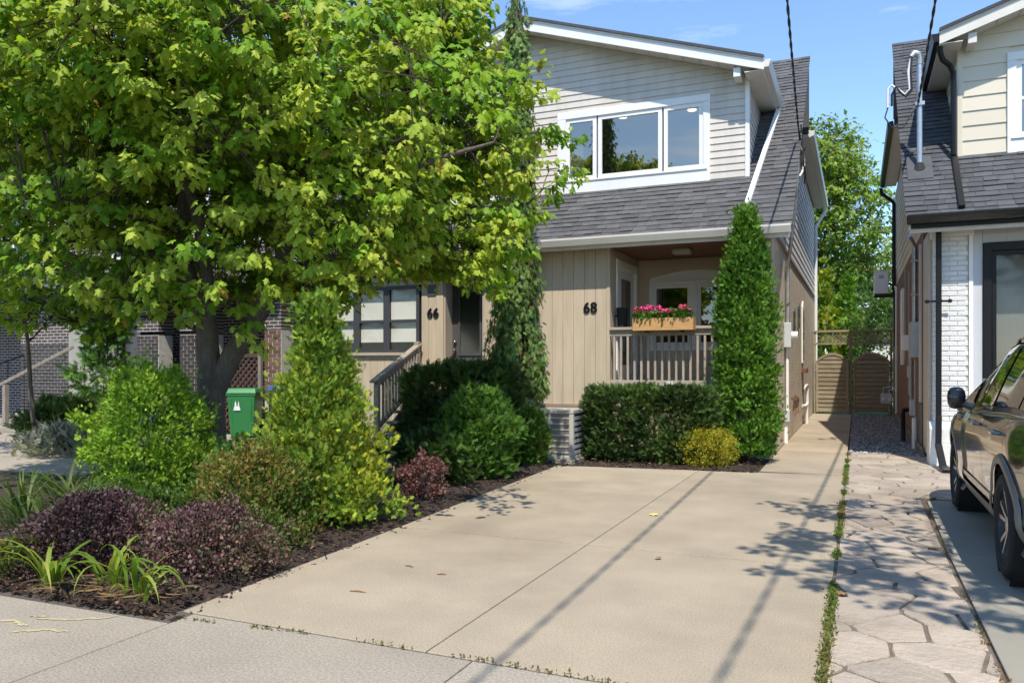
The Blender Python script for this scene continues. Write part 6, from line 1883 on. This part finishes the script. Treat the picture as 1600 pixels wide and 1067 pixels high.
WG = [(.07, .13, .02), (.11, .18, .03), (.16, .20, .05), (.26, .17, .07)]
weeds('joint_weeds', 'green weeds growing in the joint between driveway and stamped path', [(-.15, 3.5), (-.145, 14.5)], 7500, 1, .017, .021, WG)
weeds('joint_weeds', 'sparse dry weeds in the joint beside the grey driveway', [(.63, 3.6), (.64, 6.0), (.66, 9.7), (.8, 9.95)], 700, 2, .010, .018, [(.10, .10, .03), (.30, .17, .07), (.10, .15, .03)])
weeds('joint_weeds', 'small tufts of weeds in the joint between sidewalk and driveway', [(-3.9, 3.45), (-2.5, 3.585), (-.2, 3.585)], 420, 3, .007, .020, [(.09, .12, .03), (.20, .15, .06), (.12, .16, .03)])
rq = random.Random(8)
# litter on the concrete
for i, (x, y, a, L, lb) in enumerate(((-3.02, 4.35, .1, .12, 'thin brown twig lying on the near driveway'), (-2.72, 4.95, .3, .07, 'short brown twig on the driveway near the middle joint'), (-3.05, 5.05, -.2, .08, 'short brown twig on the driveway near the bed'))):
    tw = MB().tube([(x - L / 2 * math.cos(a), y - L / 2 * math.sin(a), .006), (x, y + .006, .008), (x + L / 2 * math.cos(a), y + L / 2 * math.sin(a), .006)], [.004, .005, .002], 5)
    tag(tw.build('twig', 'dead_leaf'), lb, 'twig', 'twigs on the driveway')
for i, (x, y, s, m, lb) in enumerate(((-1.82, 7.75, .10, 'yellow_leaf', 'fallen pale yellow leaf on the driveway'), (-1.42, 6.0, .06, 'dead_leaf', 'small curled brown leaf on the driveway'), (-.07, 5.55, .10, 'dead_leaf', 'curled brown leaf on the stamped path'))):
    v, f_ = T_MAPLE
    a = rq.uniform(0, 6)
    lm_ = MB().add([(x + s * (q[0] * math.cos(a) - q[1] * math.sin(a)), y + s * (q[0] * math.sin(a) + q[1] * math.cos(a)), .022 + s * q[2] * .6) for q in v], [tuple(int(k) for k in t) for t in f_])
    tag(lm_.build('fallen_leaf', m), lb, 'leaf', 'fallen leaves')
# garden boulder
bo = MB().ball((-5.55, 9.05, .14), (.34, .26, .24), 14, 9)
bo.v = [(x + .04 * math.sin(7 * y + 3 * z), y + .03 * math.sin(9 * x), z + .03 * math.sin(8 * x + 5 * y)) for x, y, z in bo.v]
tag(bo.build('boulder', 'stone', smooth=True), 'brown garden boulder half hidden beside the yellow-green conifer', 'boulder')
# white shed seen over the right gate
shd = thing('garden_shed', 'pale shed glimpsed over the right gate', 'shed', (.5, 31.5, 0))
box('wall', shd, 'white_trim', -.2, 1.6, 31.5, 33, 0, 2.35)
MB().prism('y', [(-.35, 2.35), (1.75, 2.35), (.7, 2.9)], 31.4, 33.1).build('roof', 'shingle_2', shd)
box('window', shd, 'dark_window', .1, .45, 31.48, 31.499, 1.3, 2.1)
